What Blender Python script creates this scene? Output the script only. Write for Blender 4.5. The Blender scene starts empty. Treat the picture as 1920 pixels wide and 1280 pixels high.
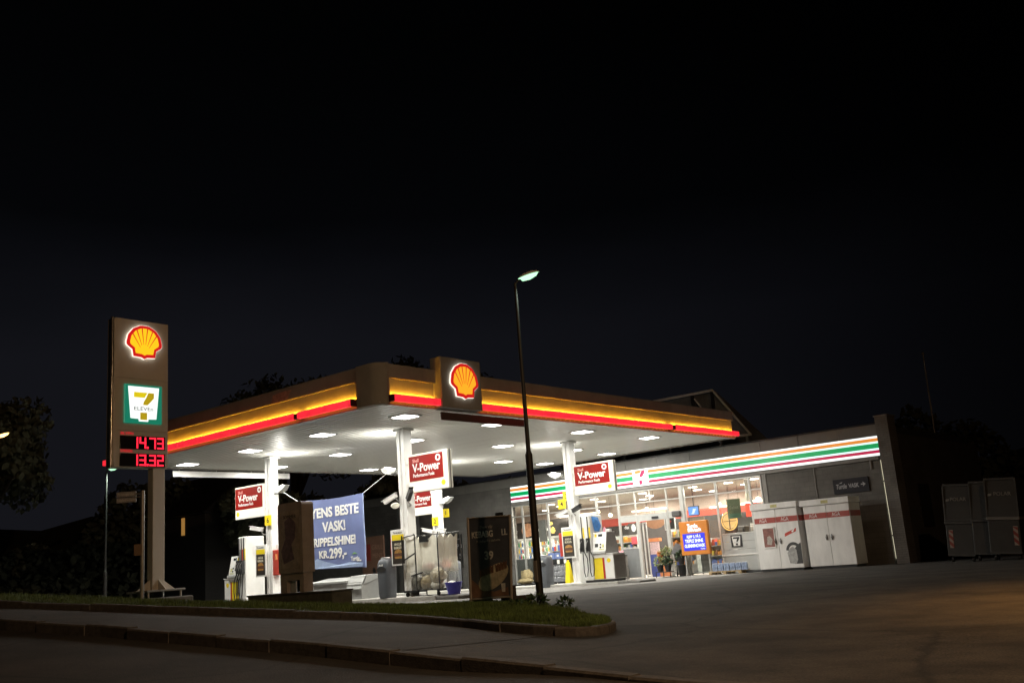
import bpy, bmesh, math, random
import numpy as np
from mathutils import Vector, Matrix
rnd = random.Random(7)
S = bpy.context.scene
COL = S.collection

# ------------------------------------------------------------------ camera, sky, exposure
cam_d = bpy.data.cameras.new('camera')
cam = bpy.data.objects.new('camera', cam_d); COL.objects.link(cam)
cam_d.sensor_width = 36.0; cam_d.lens = 34.176
cam_d.clip_start = 0.1; cam_d.clip_end = 2000
RC = Matrix(((0.7600, 0.2000, 0.6180), (0.6450, -0.1210, -0.7540), (-0.0760, 0.9720, -0.2210)))
q = RC.to_quaternion(); q.normalize()
cam.matrix_world = Matrix.Translation((0, 0, 0.87)) @ q.to_matrix().to_4x4()
S.camera = cam
S.view_settings.view_transform = 'Standard'; S.view_settings.look = 'None'
S.view_settings.exposure = 0.0; S.view_settings.gamma = 1.0
S.view_settings.use_curve_mapping = False
S.cycles.max_bounces = 6; S.cycles.diffuse_bounces = 3; S.cycles.glossy_bounces = 3
S.cycles.transparent_max_bounces = 12; S.cycles.sample_clamp_indirect = 4.0
S.cycles.use_light_tree = True

W = bpy.data.worlds.new('World'); S.world = W; W.use_nodes = True
nt = W.node_tree; nt.nodes.clear()
wo = nt.nodes.new('ShaderNodeOutputWorld'); bg = nt.nodes.new('ShaderNodeBackground')
tc = nt.nodes.new('ShaderNodeTexCoord'); sep = nt.nodes.new('ShaderNodeSeparateXYZ')
rp = nt.nodes.new('ShaderNodeValToRGB')
nt.links.new(tc.outputs['Generated'], sep.inputs[0])
nz = nt.nodes.new('ShaderNodeTexNoise'); nz.inputs['Scale'].default_value = 2.2; nz.inputs['Detail'].default_value = 5
mp = nt.nodes.new('ShaderNodeMapping'); mp.inputs['Scale'].default_value = (1, 1, 3.5)
nt.links.new(tc.outputs['Generated'], mp.inputs[0]); nt.links.new(mp.outputs[0], nz.inputs[0])
# the western horizon (towards -X) keeps the last blue of the evening
dt = nt.nodes.new('ShaderNodeVectorMath'); dt.operation = 'DOT_PRODUCT'; dt.inputs[1].default_value = (-0.92, 0.39, 0)
nt.links.new(tc.outputs['Generated'], dt.inputs[0])
ma = nt.nodes.new('ShaderNodeMath'); ma.operation = 'MULTIPLY_ADD'; ma.inputs[1].default_value = 0.10; ma.inputs[2].default_value = -0.05
nt.links.new(nz.outputs[0], ma.inputs[0])
ad = nt.nodes.new('ShaderNodeMath'); ad.operation = 'ADD'
nt.links.new(sep.outputs[2], ad.inputs[0]); nt.links.new(ma.outputs[0], ad.inputs[1])
nt.links.new(ad.outputs[0], rp.inputs[0])
cr = rp.color_ramp
cr.elements[0].position = 0.0; cr.elements[0].color = (0.0128, 0.0133, 0.0180, 1)
cr.elements[1].position = 0.50; cr.elements[1].color = (0.0009, 0.0011, 0.0013, 1)
e = cr.elements.new(0.22); e.color = (0.0114, 0.0119, 0.0164, 1)
e = cr.elements.new(0.35); e.color = (0.0023, 0.0026, 0.0036, 1)
mr = nt.nodes.new('ShaderNodeMapRange'); mr.inputs['From Min'].default_value = 0.45; mr.inputs['From Max'].default_value = 1.0; mr.interpolation_type = 'SMOOTHSTEP'
mr.inputs['To Min'].default_value = 0.08; mr.inputs['To Max'].default_value = 1.05
nt.links.new(dt.outputs['Value'], mr.inputs[0])
mx = nt.nodes.new('ShaderNodeMix'); mx.data_type = 'RGBA'; mx.blend_type = 'MULTIPLY'; mx.inputs[0].default_value = 1
nt.links.new(rp.outputs[0], mx.inputs[6]); nt.links.new(mr.outputs[0], mx.inputs[7])
# night-time Nishita sky (sun on the horizon, almost nothing left of it)
sk = nt.nodes.new('ShaderNodeTexSky'); sk.sky_type = 'NISHITA'; sk.sun_disc = False
sk.sun_elevation = math.radians(-2); sk.sun_rotation = math.radians(-67)
mx2 = nt.nodes.new('ShaderNodeMix'); mx2.data_type = 'RGBA'; mx2.blend_type = 'ADD'; mx2.inputs[0].default_value = 0.0006
nt.links.new(mx.outputs[2], mx2.inputs[6]); nt.links.new(sk.outputs[0], mx2.inputs[7])
nt.links.new(mx2.outputs[2], bg.inputs[0]); bg.inputs[1].default_value = 0.50
nt.links.new(bg.outputs[0], wo.inputs[0])

# ------------------------------------------------------------------ lamps of the place
def area(name, loc, power, size, col=(1, 1, 1), direction=(0, 0, -1), size_y=None, shape=None, spread=None):
    l = bpy.data.lights.new(name, 'AREA'); l.energy = power; l.color = col; l.size = size
    l.shape = shape or ('RECTANGLE' if size_y else 'SQUARE')
    if size_y: l.size_y = size_y
    if spread: l.spread = math.radians(spread)
    o = bpy.data.objects.new(name, l); COL.objects.link(o)
    o.location = loc; o.rotation_euler = Vector(direction).to_track_quat('-Z', 'Y').to_euler()
    return o
def spot(name, loc, power, ang, col, direction, blend=0.6, radius=0.12):
    l = bpy.data.lights.new(name, 'SPOT'); l.energy = power; l.color = col; l.spot_size = math.radians(ang)
    l.spot_blend = blend; l.shadow_soft_size = radius
    o = bpy.data.objects.new(name, l); COL.objects.link(o)
    o.location = loc; o.rotation_euler = Vector(direction).to_track_quat('-Z', 'Y').to_euler()
    return o
CANOPY_LAMP_W = 150
LAMP_SPOTS = [(x, y) for y in (18.45, 22.15, 26.65, 30.85) for x in (-19.1, -22.65, -26.25, -29.85)] + [(-26.3, 33.7), (-23.0, 33.7)]
for (x, y) in LAMP_SPOTS:
    area('canopy_lamp', (x, y, 4.955), CANOPY_LAMP_W, 0.5, (1.0, 0.97, 0.88))
SODIUM = (1.0, 0.50, 0.14)

# ------------------------------------------------------------------ terrain
def sstep(x):
    x = np.clip(x, 0, 1); return x * x * (3 - 2 * x)
def zt(X, Y):
    X = np.asarray(X, float); Y = np.asarray(Y, float)
    u = .7625 * X + .647 * Y; w = -.647 * X + .7625 * Y
    um = 1 - ((1 - u) + np.sqrt((1 - u) ** 2 + 1.0)) / 2
    pl = -.1 - .08 * (um - 1) + .005 * (np.minimum(w, 30) - 7.5)
    pl = np.minimum(pl, 1.6)
    fl = np.clip(.30 - .014 * Y, -.28, .04)
    s = sstep((w - (14.0 - .65 * np.minimum(u, 0))) / 7)
    return pl * (1 - s) + fl * s
def z1(x, y): return float(zt(x, y))
KX = [-200, -60, -30, -20, -15.1, -14.1, -12.9, -11.6, -10.5, -9.5, -8.7, -7.7, -6.9, -6.2, -5.5, -4.9, -4.3, -2, 10, 200]
KY = [5.6, 5.8, 6.0, 6.15, 6.35, 6.55, 6.72, 6.78, 6.84, 6.9, 6.93, 6.88, 6.83, 6.77, 6.71, 6.63, 6.52, 6.3, 6.1, 6.0]
def KERB(x): return np.interp(x, KX, KY)
def DROP(x): return .035 + .095 * sstep((-4.6 - np.asarray(x, float)) / 2.6)
GF = [(-60, 6.2), (-40, 7.0), (-28, 7.5), (-19, 7.91), (-17.74, 8.3), (-16.5, 8.64), (-15.2, 8.9), (-13.83, 9.28), (-12.9, 9.55), (-12.07, 9.85), (-11.38, 10.08), (-10.3, 10.1), (-9.38, 9.9), (-8.46, 9.56), (-7.8, 9.4), (-7.25, 9.41)]
GN = [(-7.0, 9.62), (-7.03, 10.05), (-7.28, 10.5), (-7.72, 11.0)]
GB = [(-8.78, 11.94), (-9.83, 12.8), (-10.99, 13.72), (-11.6, 14.3), (-12.4, 14.9), (-13.4, 15.25), (-15, 15.4), (-20, 15.5), (-60, 15.5)]

# ------------------------------------------------------------------ materials
MATS = {}
def mat(name, col, rough=.55, metal=0., noise=.12, nscale=6., bump=0., bscale=60., emit=None, es=0., spec=.5, stretch=None):
    if name in MATS: return MATS[name]
    m = bpy.data.materials.new(name); m.use_nodes = True; n = m.node_tree.nodes; L = m.node_tree.links
    p = n['Principled BSDF']; p.inputs['Roughness'].default_value = rough; p.inputs['Metallic'].default_value = metal
    p.inputs['Specular IOR Level'].default_value = spec
    c = (*col, 1)
    if noise > 0:
        t = n.new('ShaderNodeTexCoord'); x = n.new('ShaderNodeTexNoise'); x.inputs['Scale'].default_value = nscale
        x.inputs['Detail'].default_value = 6; x.inputs['Roughness'].default_value = .65
        src = t.outputs['Object']
        if stretch:
            mm = n.new('ShaderNodeMapping'); mm.inputs['Scale'].default_value = stretch; L.new(src, mm.inputs[0]); src = mm.outputs[0]
        L.new(src, x.inputs['Vector'])
        r = n.new('ShaderNodeMapRange'); r.inputs['From Min'].default_value = .3; r.inputs['From Max'].default_value = .7
        r.inputs['To Min'].default_value = 1 - noise; r.inputs['To Max'].default_value = 1 + noise * .4
        L.new(x.outputs[0], r.inputs[0])
        mi = n.new('ShaderNodeMix'); mi.data_type = 'RGBA'; mi.blend_type = 'MULTIPLY'; mi.inputs[0].default_value = 1
        mi.inputs[6].default_value = c; L.new(r.outputs[0], mi.inputs[7]); L.new(mi.outputs[2], p.inputs['Base Color'])
        if bump:
            y = n.new('ShaderNodeTexNoise'); y.inputs['Scale'].default_value = bscale; y.inputs['Detail'].default_value = 4
            L.new(src, y.inputs['Vector']); b = n.new('ShaderNodeBump'); b.inputs['Strength'].default_value = bump
            b.inputs['Distance'].default_value = .02; L.new(y.outputs[0], b.inputs['Height']); L.new(b.outputs[0], p.inputs['Normal'])
    else: p.inputs['Base Color'].default_value = c
    if emit:
        p.inputs['Emission Color'].default_value = (*emit, 1); p.inputs['Emission Strength'].default_value = es
    MATS[name] = m; return m
def ground_mat(name, dark, light, patch, rough=.85):
    m = mat(name, dark, rough, noise=0); n = m.node_tree.nodes; L = m.node_tree.links; p = n['Principled BSDF']
    t = n.new('ShaderNodeTexCoord')
    a = n.new('ShaderNodeTexNoise'); a.inputs['Scale'].default_value = .8; a.inputs['Detail'].default_value = 8; a.inputs['Roughness'].default_value = .7
    b = n.new('ShaderNodeTexNoise'); b.inputs['Scale'].default_value = 55; b.inputs['Detail'].default_value = 3
    v = n.new('ShaderNodeTexVoronoi'); v.feature = 'DISTANCE_TO_EDGE'; v.inputs['Scale'].default_value = .32
    wn = n.new('ShaderNodeTexNoise'); wn.inputs['Scale'].default_value = 1.4; wn.inputs['Detail'].default_value = 5
    wm = n.new('ShaderNodeMix'); wm.data_type = 'RGBA'; wm.inputs[0].default_value = .25
    L.new(t.outputs['Object'], wn.inputs[0]); L.new(t.outputs['Object'], wm.inputs[6]); L.new(wn.outputs[1], wm.inputs[7]); L.new(wm.outputs[2], v.inputs['Vector'])
    for x in (a, b): L.new(t.outputs['Object'], x.inputs['Vector'])
    r1 = n.new('ShaderNodeValToRGB'); r1.color_ramp.elements[0].position = .40; r1.color_ramp.elements[1].position = .62
    r1.color_ramp.elements[0].color = (*dark, 1); r1.color_ramp.elements[1].color = (*light, 1); L.new(a.outputs[0], r1.inputs[0])
    r2 = n.new('ShaderNodeMapRange'); r2.inputs['From Min'].default_value = .3; r2.inputs['From Max'].default_value = .7
    r2.inputs['To Min'].default_value = .45; r2.inputs['To Max'].default_value = 1.5; L.new(b.outputs[0], r2.inputs[0])
    mi = n.new('ShaderNodeMix'); mi.data_type = 'RGBA'; mi.blend_type = 'MULTIPLY'; mi.inputs[0].default_value = 1
    L.new(r1.outputs[0], mi.inputs[6]); L.new(r2.outputs[0], mi.inputs[7])
    r3 = n.new('ShaderNodeMapRange'); r3.inputs['From Min'].default_value = 0; r3.inputs['From Max'].default_value = .012
    r3.inputs['To Min'].default_value = 1 - patch; r3.inputs['To Max'].default_value = 1; L.new(v.outputs[0], r3.inputs[0])
    m2 = n.new('ShaderNodeMix'); m2.data_type = 'RGBA'; m2.blend_type = 'MULTIPLY'; m2.inputs[0].default_value = 1
    L.new(mi.outputs[2], m2.inputs[6]); L.new(r3.outputs[0], m2.inputs[7]); L.new(m2.outputs[2], p.inputs['Base Color'])
    bp = n.new('ShaderNodeBump'); bp.inputs['Strength'].default_value = .5; bp.inputs['Distance'].default_value = .012
    L.new(b.outputs[0], bp.inputs['Height']); L.new(bp.outputs[0], p.inputs['Normal'])
    return m
def brick_mat(name, c1, c2, mortar, bw=.25, bh=.08, axes='xz', rough=.85):
    m = mat(name, c1, rough, noise=0); n = m.node_tree.nodes; L = m.node_tree.links; p = n['Principled BSDF']
    t = n.new('ShaderNodeTexCoord'); s = n.new('ShaderNodeSeparateXYZ'); c = n.new('ShaderNodeCombineXYZ'); L.new(t.outputs['Object'], s.inputs[0])
    sm = n.new('ShaderNodeMath'); sm.operation = 'ADD'; L.new(s.outputs[0], sm.inputs[0]); L.new(s.outputs[1], sm.inputs[1])
    L.new(sm.outputs[0], c.inputs[0]); L.new(s.outputs[2], c.inputs[1])
    b = n.new('ShaderNodeTexBrick'); b.inputs['Scale'].default_value = 1; b.inputs['Brick Width'].default_value = bw; b.inputs['Row Height'].default_value = bh
    b.inputs['Mortar Size'].default_value = .008; b.inputs['Color1'].default_value = (*c1, 1); b.inputs['Color2'].default_value = (*c2, 1); b.inputs['Mortar'].default_value = (*mortar, 1)
    L.new(c.outputs[0], b.inputs['Vector'])
    x = n.new('ShaderNodeTexNoise'); x.inputs['Scale'].default_value = 1.3; x.inputs['Detail'].default_value = 7; L.new(t.outputs['Object'], x.inputs[0])
    r = n.new('ShaderNodeMapRange'); r.inputs['From Min'].default_value = .3; r.inputs['From Max'].default_value = .7; r.inputs['To Min'].default_value = .72; r.inputs['To Max'].default_value = 1.1
    L.new(x.outputs[0], r.inputs[0])
    mi = n.new('ShaderNodeMix'); mi.data_type = 'RGBA'; mi.blend_type = 'MULTIPLY'; mi.inputs[0].default_value = 1
    L.new(b.outputs[0], mi.inputs[6]); L.new(r.outputs[0], mi.inputs[7]); L.new(mi.outputs[2], p.inputs['Base Color'])
    bp = n.new('ShaderNodeBump'); bp.inputs['Strength'].default_value = .4; bp.inputs['Distance'].default_value = .01; bp.invert = True
    L.new(b.outputs['Fac'], bp.inputs['Height']); L.new(bp.outputs[0], p.inputs['Normal'])
    return m
def emis(name, col, s):
    if name in MATS: return MATS[name]
    m = bpy.data.materials.new(name); m.use_nodes = True; n = m.node_tree.nodes
    p = n['Principled BSDF']; p.inputs['Base Color'].default_value = (*[min(.8, c * .6) for c in col], 1); p.inputs['Roughness'].default_value = .3
    p.inputs['Emission Color'].default_value = (*col, 1); p.inputs['Emission Strength'].default_value = s
    MATS[name] = m; return m
def led_mat(name, col, s):      # a translucent bar with rows of diodes behind it
    m = emis(name, col, s); n = m.node_tree.nodes; L = m.node_tree.links; p = n['Principled BSDF']
    t = n.new('ShaderNodeTexCoord'); x = n.new('ShaderNodeTexNoise'); x.inputs['Scale'].default_value = 9; x.inputs['Detail'].default_value = 5
    L.new(t.outputs['Object'], x.inputs[0]); r = n.new('ShaderNodeMapRange'); r.inputs['From Min'].default_value = .3; r.inputs['From Max'].default_value = .7
    r.inputs['To Min'].default_value = s * .72; r.inputs['To Max'].default_value = s * 1.25; L.new(x.outputs[0], r.inputs[0]); L.new(r.outputs[0], p.inputs['Emission Strength'])
    return m
def glass_mat(name, tint=(.92, .94, .93), refl=1.0):
    m = bpy.data.materials.new(name); m.use_nodes = True; n = m.node_tree.nodes; L = m.node_tree.links; n.clear()
    o = n.new('ShaderNodeOutputMaterial'); t = n.new('ShaderNodeBsdfTransparent'); t.inputs[0].default_value = (*tint, 1)
    g = n.new('ShaderNodeBsdfGlossy'); g.inputs['Roughness'].default_value = .02; f = n.new('ShaderNodeFresnel'); f.inputs[0].default_value = 1.45
    mu = n.new('ShaderNodeMath'); mu.operation = 'MULTIPLY'; mu.inputs[1].default_value = refl; L.new(f.outputs[0], mu.inputs[0])
    x = n.new('ShaderNodeMixShader'); L.new(mu.outputs[0], x.inputs[0]); L.new(t.outputs[0], x.inputs[1]); L.new(g.outputs[0], x.inputs[2]); L.new(x.outputs[0], o.inputs[0])
    MATS[name] = m; return m

M_asph = ground_mat('asphalt', (.030, .026, .022), (.076, .067, .056), .55)
M_pave = ground_mat('pavement_asphalt', (.036, .031, .026), (.074, .064, .054), .55)
M_road = ground_mat('road_asphalt', (.022, .0195, .017), (.044, .039, .034), .5)
M_conc = ground_mat('forecourt_concrete', (.145, .14, .13), (.21, .20, .185), .25, .7)
M_kerb = mat('granite_kerb', (.10, .092, .083), .8, noise=.5, nscale=14, bump=.4)
M_islk = mat('island_concrete', (.42, .41, .38), .75, noise=.25, nscale=5, bump=.25)
M_soil = mat('verge_soil', (.035, .042, .018), .95, noise=.4, nscale=9, bump=.7)
M_grass = mat('grass_blades', (.11, .175, .042), .7, noise=.65, nscale=2.2)
M_weed = mat('weed_leaves', (.04, .085, .03), .6, noise=.4, nscale=5)
M_white = mat('white_enamel', (.80, .80, .78), .35, noise=.07, nscale=2.5)
M_wdirty = mat('weathered_white_steel', (.76, .755, .74), .45, noise=.16, nscale=3, stretch=(1, 1, .3))
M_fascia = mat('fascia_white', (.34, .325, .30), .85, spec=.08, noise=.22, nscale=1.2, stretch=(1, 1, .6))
M_soffit = mat('soffit_slats', (.66, .66, .62), .34, noise=.10, nscale=1.0, stretch=(.15, 3, 1))
M_grey = mat('grey_plastic', (.095, .105, .12), .5, noise=.15, nscale=4)
M_lgrey = mat('light_grey_panel', (.46, .47, .46), .5, noise=.12, nscale=3)
M_mgrey = mat('mid_grey_metal', (.24, .23, .215), .45, noise=.15, nscale=4)
M_alu = mat('aluminium_frame', (.55, .55, .53), .38, metal=.35, noise=.1, nscale=5)
M_galv = mat('galvanised_steel', (.38, .38, .37), .45, metal=.6, noise=.25, nscale=10)
M_dark = mat('dark_plastic', (.02, .02, .021), .45, noise=.2, nscale=6)
M_black = mat('black_rubber', (.012, .012, .012), .6, noise=.1)
M_red = mat('sign_red', (.42, .022, .012), .4, noise=.08, nscale=4)
M_redbox = mat('dispenser_red', (.50, .05, .03), .4, noise=.12, nscale=4)
M_yel = mat('signal_yellow', (.85, .66, .02), .45, noise=.06)
M_text_w = mat('white_lettering', (.82, .82, .80), .5, noise=0)
M_text_k = mat('black_lettering', (.02, .02, .02), .5, noise=0)
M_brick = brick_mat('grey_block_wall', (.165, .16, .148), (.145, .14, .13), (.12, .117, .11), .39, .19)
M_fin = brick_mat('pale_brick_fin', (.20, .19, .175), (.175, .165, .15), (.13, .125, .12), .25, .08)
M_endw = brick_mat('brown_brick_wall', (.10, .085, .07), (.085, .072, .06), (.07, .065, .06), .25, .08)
M_clad = mat('cladding_panels', (.22, .215, .20), .45, noise=.15, nscale=1.5, stretch=(1, 1, .4))
M_roofd = mat('roof_felt', (.04, .04, .042), .9, noise=.2)
M_glass = glass_mat('window_glass', (.90, .92, .91), 1.0)
M_wood = mat('pallet_wood', (.45, .33, .18), .8, noise=.3, nscale=8, stretch=(1, 6, 6))
M_brown = mat('brown_steel', (.34, .28, .225), .5, noise=.2, nscale=4)
E_lens = emis('lamp_lens', (1.0, .98, .92), 16.0)
E_red = led_mat('red_light_bar', (1.0, .026, .045), 1.0)
E_amber = emis('amber_tube', (1.0, .45, .025), 185.0)
E_amber2 = emis('amber_tube_low', (1.0, .36, .03), 2.6)
E_hal = emis('emblem_halo', (1.0, .93, .80), 1.25)
E_sred = emis('emblem_red', (.62, .012, .012), .95)
E_syel = emis('emblem_yellow', (1.0, .60, .015), 1.0)
E_syel2 = emis('emblem_orange', (1.0, .44, .022), 1.0)
E_signw = emis('sign_white_lit', (.95, 1.0, .98), 1.15)
E_grn = emis('sign_green_lit', (.0, .33, .095), .9)
E_grnd = emis('sign_frame_green', (.01, .20, .12), .9)
E_org = emis('sign_orange_lit', (.75, .25, .035), .95)
E_mag = emis('sign_crimson_lit', (.46, .006, .06), .95)
E_cyan = emis('sign_pale_cyan_lit', (.72, 1.0, .97), 1.1)
E_led = emis('led_digits', (1.0, .02, .05), 1.5)

# ------------------------------------------------------------------ builders
def tag(o, label=None, cat=None, group=None, kind=None):
    if label: o['label'] = label
    if cat: o['category'] = cat
    if group: o['group'] = group
    if kind: o['kind'] = kind
    return o
def thing(name, label, cat, loc=(0, 0, 0), group=None, rz=0.):
    o = bpy.data.objects.new(name, None); COL.objects.link(o); o.location = loc; o.rotation_euler.z = rz
    o.empty_display_size = .2
    return tag(o, label, cat, group)
def origin(o):
    while o.parent: o = o.parent
    return Vector(o.location)
def frame(n):            # right, up for a face with normal n
    n = Vector(n).normalized(); up = Vector((0, 0, 1)); r = up.cross(n).normalized(); return r, n.cross(r), n
class MB:
    def __init__(s): s.v = []; s.f = []
    def add(s, vs, fs):
        b = len(s.v); s.v += [tuple(x) for x in vs]; s.f += [tuple(b + i for i in f) for f in fs]; return s
    def box(s, x0, x1, y0, y1, z0, z1, bev=0.):
        if x0 > x1: x0, x1 = x1, x0
        if y0 > y1: y0, y1 = y1, y0
        if z0 > z1: z0, z1 = z1, z0
        if bev <= 0:
            return s.add([(x0, y0, z0), (x1, y0, z0), (x1, y1, z0), (x0, y1, z0), (x0, y0, z1), (x1, y0, z1), (x1, y1, z1), (x0, y1, z1)],
                         [(0, 3, 2, 1), (4, 5, 6, 7), (0, 1, 5, 4), (1, 2, 6, 5), (2, 3, 7, 6), (3, 0, 4, 7)])
        bm = bmesh.new(); bmesh.ops.create_cube(bm, size=1)
        bmesh.ops.scale(bm, vec=(x1 - x0, y1 - y0, z1 - z0), verts=bm.verts)
        bmesh.ops.translate(bm, vec=((x0 + x1) / 2, (y0 + y1) / 2, (z0 + z1) / 2), verts=bm.verts)
        bmesh.ops.bevel(bm, geom=bm.edges[:], offset=bev, segments=2, affect='EDGES', profile=.5)
        bm.verts.index_update(); s.add([v.co for v in bm.verts], [[v.index for v in f.verts] for f in bm.faces]); bm.free(); return s
    def rbox(s, c, ax, ay, az, hx, hy, hz):        # oriented box
        c = Vector(c); X = Vector(ax).normalized() * hx; Y = Vector(ay).normalized() * hy; Z = Vector(az).normalized() * hz
        p = [c + X * i + Y * j + Z * k for k in (-1, 1) for (i, j) in ((-1, -1), (1, -1), (1, 1), (-1, 1))]
        return s.add(p, [(0, 3, 2, 1), (4, 5, 6, 7), (0, 1, 5, 4), (1, 2, 6, 5), (2, 3, 7, 6), (3, 0, 4, 7)])
    def tube(s, pts, r, n=8, r1=None, caps=True):
        pts = [Vector(p) for p in pts]; k = len(pts); rings = []
        prev = None
        for i, p in enumerate(pts):
            d = (pts[min(i + 1, k - 1)] - pts[max(i - 1, 0)]).normalized()
            a = prev if prev is not None else (Vector((0, 0, 1)) if abs(d.z) < .9 else Vector((1, 0, 0)))
            a = (a - d * a.dot(d)).normalized(); prev = a; b = d.cross(a)
            rr = r if r1 is None else r + (r1 - r) * i / (k - 1)
            rings.append([p + (a * math.cos(2 * math.pi * j / n) + b * math.sin(2 * math.pi * j / n)) * rr for j in range(n)])
        vs = [x for g in rings for x in g]; fs = []
        for i in range(k - 1):
            for j in range(n):
                fs.append((i * n + j, i * n + (j + 1) % n, (i + 1) * n + (j + 1) % n, (i + 1) * n + j))
        if caps: fs.append(tuple(range(n))[::-1]); fs.append(tuple((k - 1) * n + j for j in range(n)))
        return s.add(vs, fs)
    def lathe(s, c, prof, n=16):      # prof [(r, z)] about a vertical axis
        vs = []; fs = []
        for (r, z) in prof:
            for j in range(n): vs.append((c[0] + r * math.cos(2 * math.pi * j / n), c[1] + r * math.sin(2 * math.pi * j / n), c[2] + z))
        for i in range(len(prof) - 1):
            for j in range(n): fs.append((i * n + j, i * n + (j + 1) % n, (i + 1) * n + (j + 1) % n, (i + 1) * n + j))
        fs.append(tuple(range(n))[::-1]); fs.append(tuple((len(prof) - 1) * n + j for j in range(n)))
        return s.add(vs, fs)
    def plate(s, poly, o, nrm, d0, d1, sc=1.):      # 2-D outline (right, up) extruded along the normal
        r, u, n = frame(nrm); o = Vector(o); k = len(poly)
        a = [o + r * x * sc + u * y * sc + n * d0 for x, y in poly]; b = [o + r * x * sc + u * y * sc + n * d1 for x, y in poly]
        return s.add(a + b, [tuple(range(k))[::-1], tuple(range(k, 2 * k))] + [(i, (i + 1) % k, k + (i + 1) % k, k + i) for i in range(k)])
    def prism_x(s, prof, x0, x1):     # (y, z) profile swept along X
        k = len(prof); return s.add([(x0, y, z) for y, z in prof] + [(x1, y, z) for y, z in prof],
            [tuple(range(k)), tuple(range(k, 2 * k))[::-1]] + [(i, k + i, k + (i + 1) % k, (i + 1) % k) for i in range(k)])
    def prism_y(s, prof, y0, y1):
        k = len(prof); return s.add([(x, y0, z) for x, z in prof] + [(x, y1, z) for x, z in prof],
            [tuple(range(k)), tuple(range(k, 2 * k))[::-1]] + [(i, k + i, k + (i + 1) % k, (i + 1) % k) for i in range(k)])
    def ball(s, c, rx, ry, rz, n=10, m=6):
        vs = [(c[0], c[1], c[2] - rz)]
        for i in range(1, m):
            t = -math.pi / 2 + math.pi * i / m
            for j in range(n):
                p = 2 * math.pi * j / n; vs.append((c[0] + rx * math.cos(t) * math.cos(p), c[1] + ry * math.cos(t) * math.sin(p), c[2] + rz * math.sin(t)))
        vs.append((c[0], c[1], c[2] + rz)); fs = [(0, 1 + (j + 1) % n, 1 + j) for j in range(n)]
        for i in range(m - 2):
            for j in range(n):
                a = 1 + i * n; fs.append((a + j, a + (j + 1) % n, a + n + (j + 1) % n, a + n + j))
        l = len(vs) - 1; a = 1 + (m - 2) * n
        return s.add(vs, fs + [(a + j, a + (j + 1) % n, l) for j in range(n)])
    def build(s, name, m, parent=None, smooth=False, label=None, o=None):
        me = bpy.data.meshes.new(name); off = origin(parent) if parent else (Vector(o) if o is not None else Vector((0, 0, 0)))
        V = np.array(s.v, float) - np.array(off)
        me.from_pydata(V.tolist(), [], s.f); me.update()
        bm = bmesh.new(); bm.from_mesh(me); bmesh.ops.recalc_face_normals(bm, faces=bm.faces); bm.to_mesh(me); bm.free()
        if smooth:
            me.polygons.foreach_set('use_smooth', [True] * len(me.polygons))
            try: me.set_sharp_from_angle(angle=math.radians(40))
            except Exception: pass
        me.materials.append(m); ob = bpy.data.objects.new(name, me); COL.objects.link(ob)
        if parent: ob.parent = parent
        else: ob.location = off
        if label: ob['label'] = label
        return ob
def part(name, m, parent, fn, smooth=False, label=None):
    b = MB(); fn(b); return b.build(name, m, parent, smooth, label)
def grid(name, m, xs, ys_of, z_of):      # columns xs, rows ys_of(x)
    P = []; n = None
    for x in xs:
        ys = ys_of(x); n = len(ys)
        z = z_of(np.full(n, x), np.array(ys)); P += [(x, y, zz) for y, zz in zip(ys, z)]
    F = [(i * n + j, (i + 1) * n + j, (i + 1) * n + j + 1, i * n + j + 1) for i in range(len(xs) - 1) for j in range(n - 1)]
    me = bpy.data.meshes.new(name); me.from_pydata(P, [], F); me.update()
    me.polygons.foreach_set('use_smooth', [True] * len(F))
    me.materials.append(m); o = bpy.data.objects.new(name, me); COL.objects.link(o); return o
def text(name, st, o, nrm, size, m, parent, align='CENTER', bold=.0, width=None, shear=0., d=.004, spacing=1.):
    cu = bpy.data.curves.new('t', 'FONT'); cu.body = st; cu.size = size; cu.align_x = align; cu.align_y = 'CENTER'; cu.offset = bold * size; cu.shear = shear; cu.space_character = spacing
    cu.resolution_u = 3; cu.extrude = .002
    to = bpy.data.objects.new('t', cu); COL.objects.link(to)
    dg = bpy.context.evaluated_depsgraph_get(); dg.update()
    me = bpy.data.meshes.new_from_object(to.evaluated_get(dg)); bpy.data.objects.remove(to); bpy.data.curves.remove(cu)
    r, u, n = frame(nrm); O = Vector(o)
    V = np.zeros(len(me.vertices) * 3); me.vertices.foreach_get('co', V); V = V.reshape(-1, 3)
    k = 1.
    if width and len(V): k = width / max(1e-6, V[:, 0].max() - V[:, 0].min())
    Wd = np.array(O - origin(parent))[None] + V[:, :1] * k * np.array(r)[None] + V[:, 1:2] * np.array(u)[None] + (V[:, 2:3] + d) * np.array(n)[None]
    me.vertices.foreach_set('co', Wd.ravel()); me.update(); me.name = name; me.materials.clear(); me.materials.append(m)
    ob = bpy.data.objects.new(name, me); COL.objects.link(ob); ob.parent = parent; return ob
NX = (0, -1, 0)     # faces the street (towards -Y)
NY = (1, 0, 0)      # faces right-hand side (towards +X)
def copy_tree(o, parent=None):
    c = o.copy(); COL.objects.link(c)
    if parent: c.parent = parent
    for ch in list(o.children): copy_tree(ch, c)
    return c
def shell_outline(s=1.):
    p = []
    for i in range(25):
        a = math.radians(-4 + 188 * i / 24); k = 1 + .012 * math.cos(14 * a)
        p.append((.98 * math.cos(a) * k, -.07 + .98 * math.sin(a) * k))
    p += [(-.93, -.22), (-.66, -.41), (-.60, -.76), (-.16, -.79), (0, -.87), (.16, -.79), (.60, -.76), (.66, -.41), (.93, -.22)]
    return [(x * s, (y + .0) * s) for x, y in p]
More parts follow.
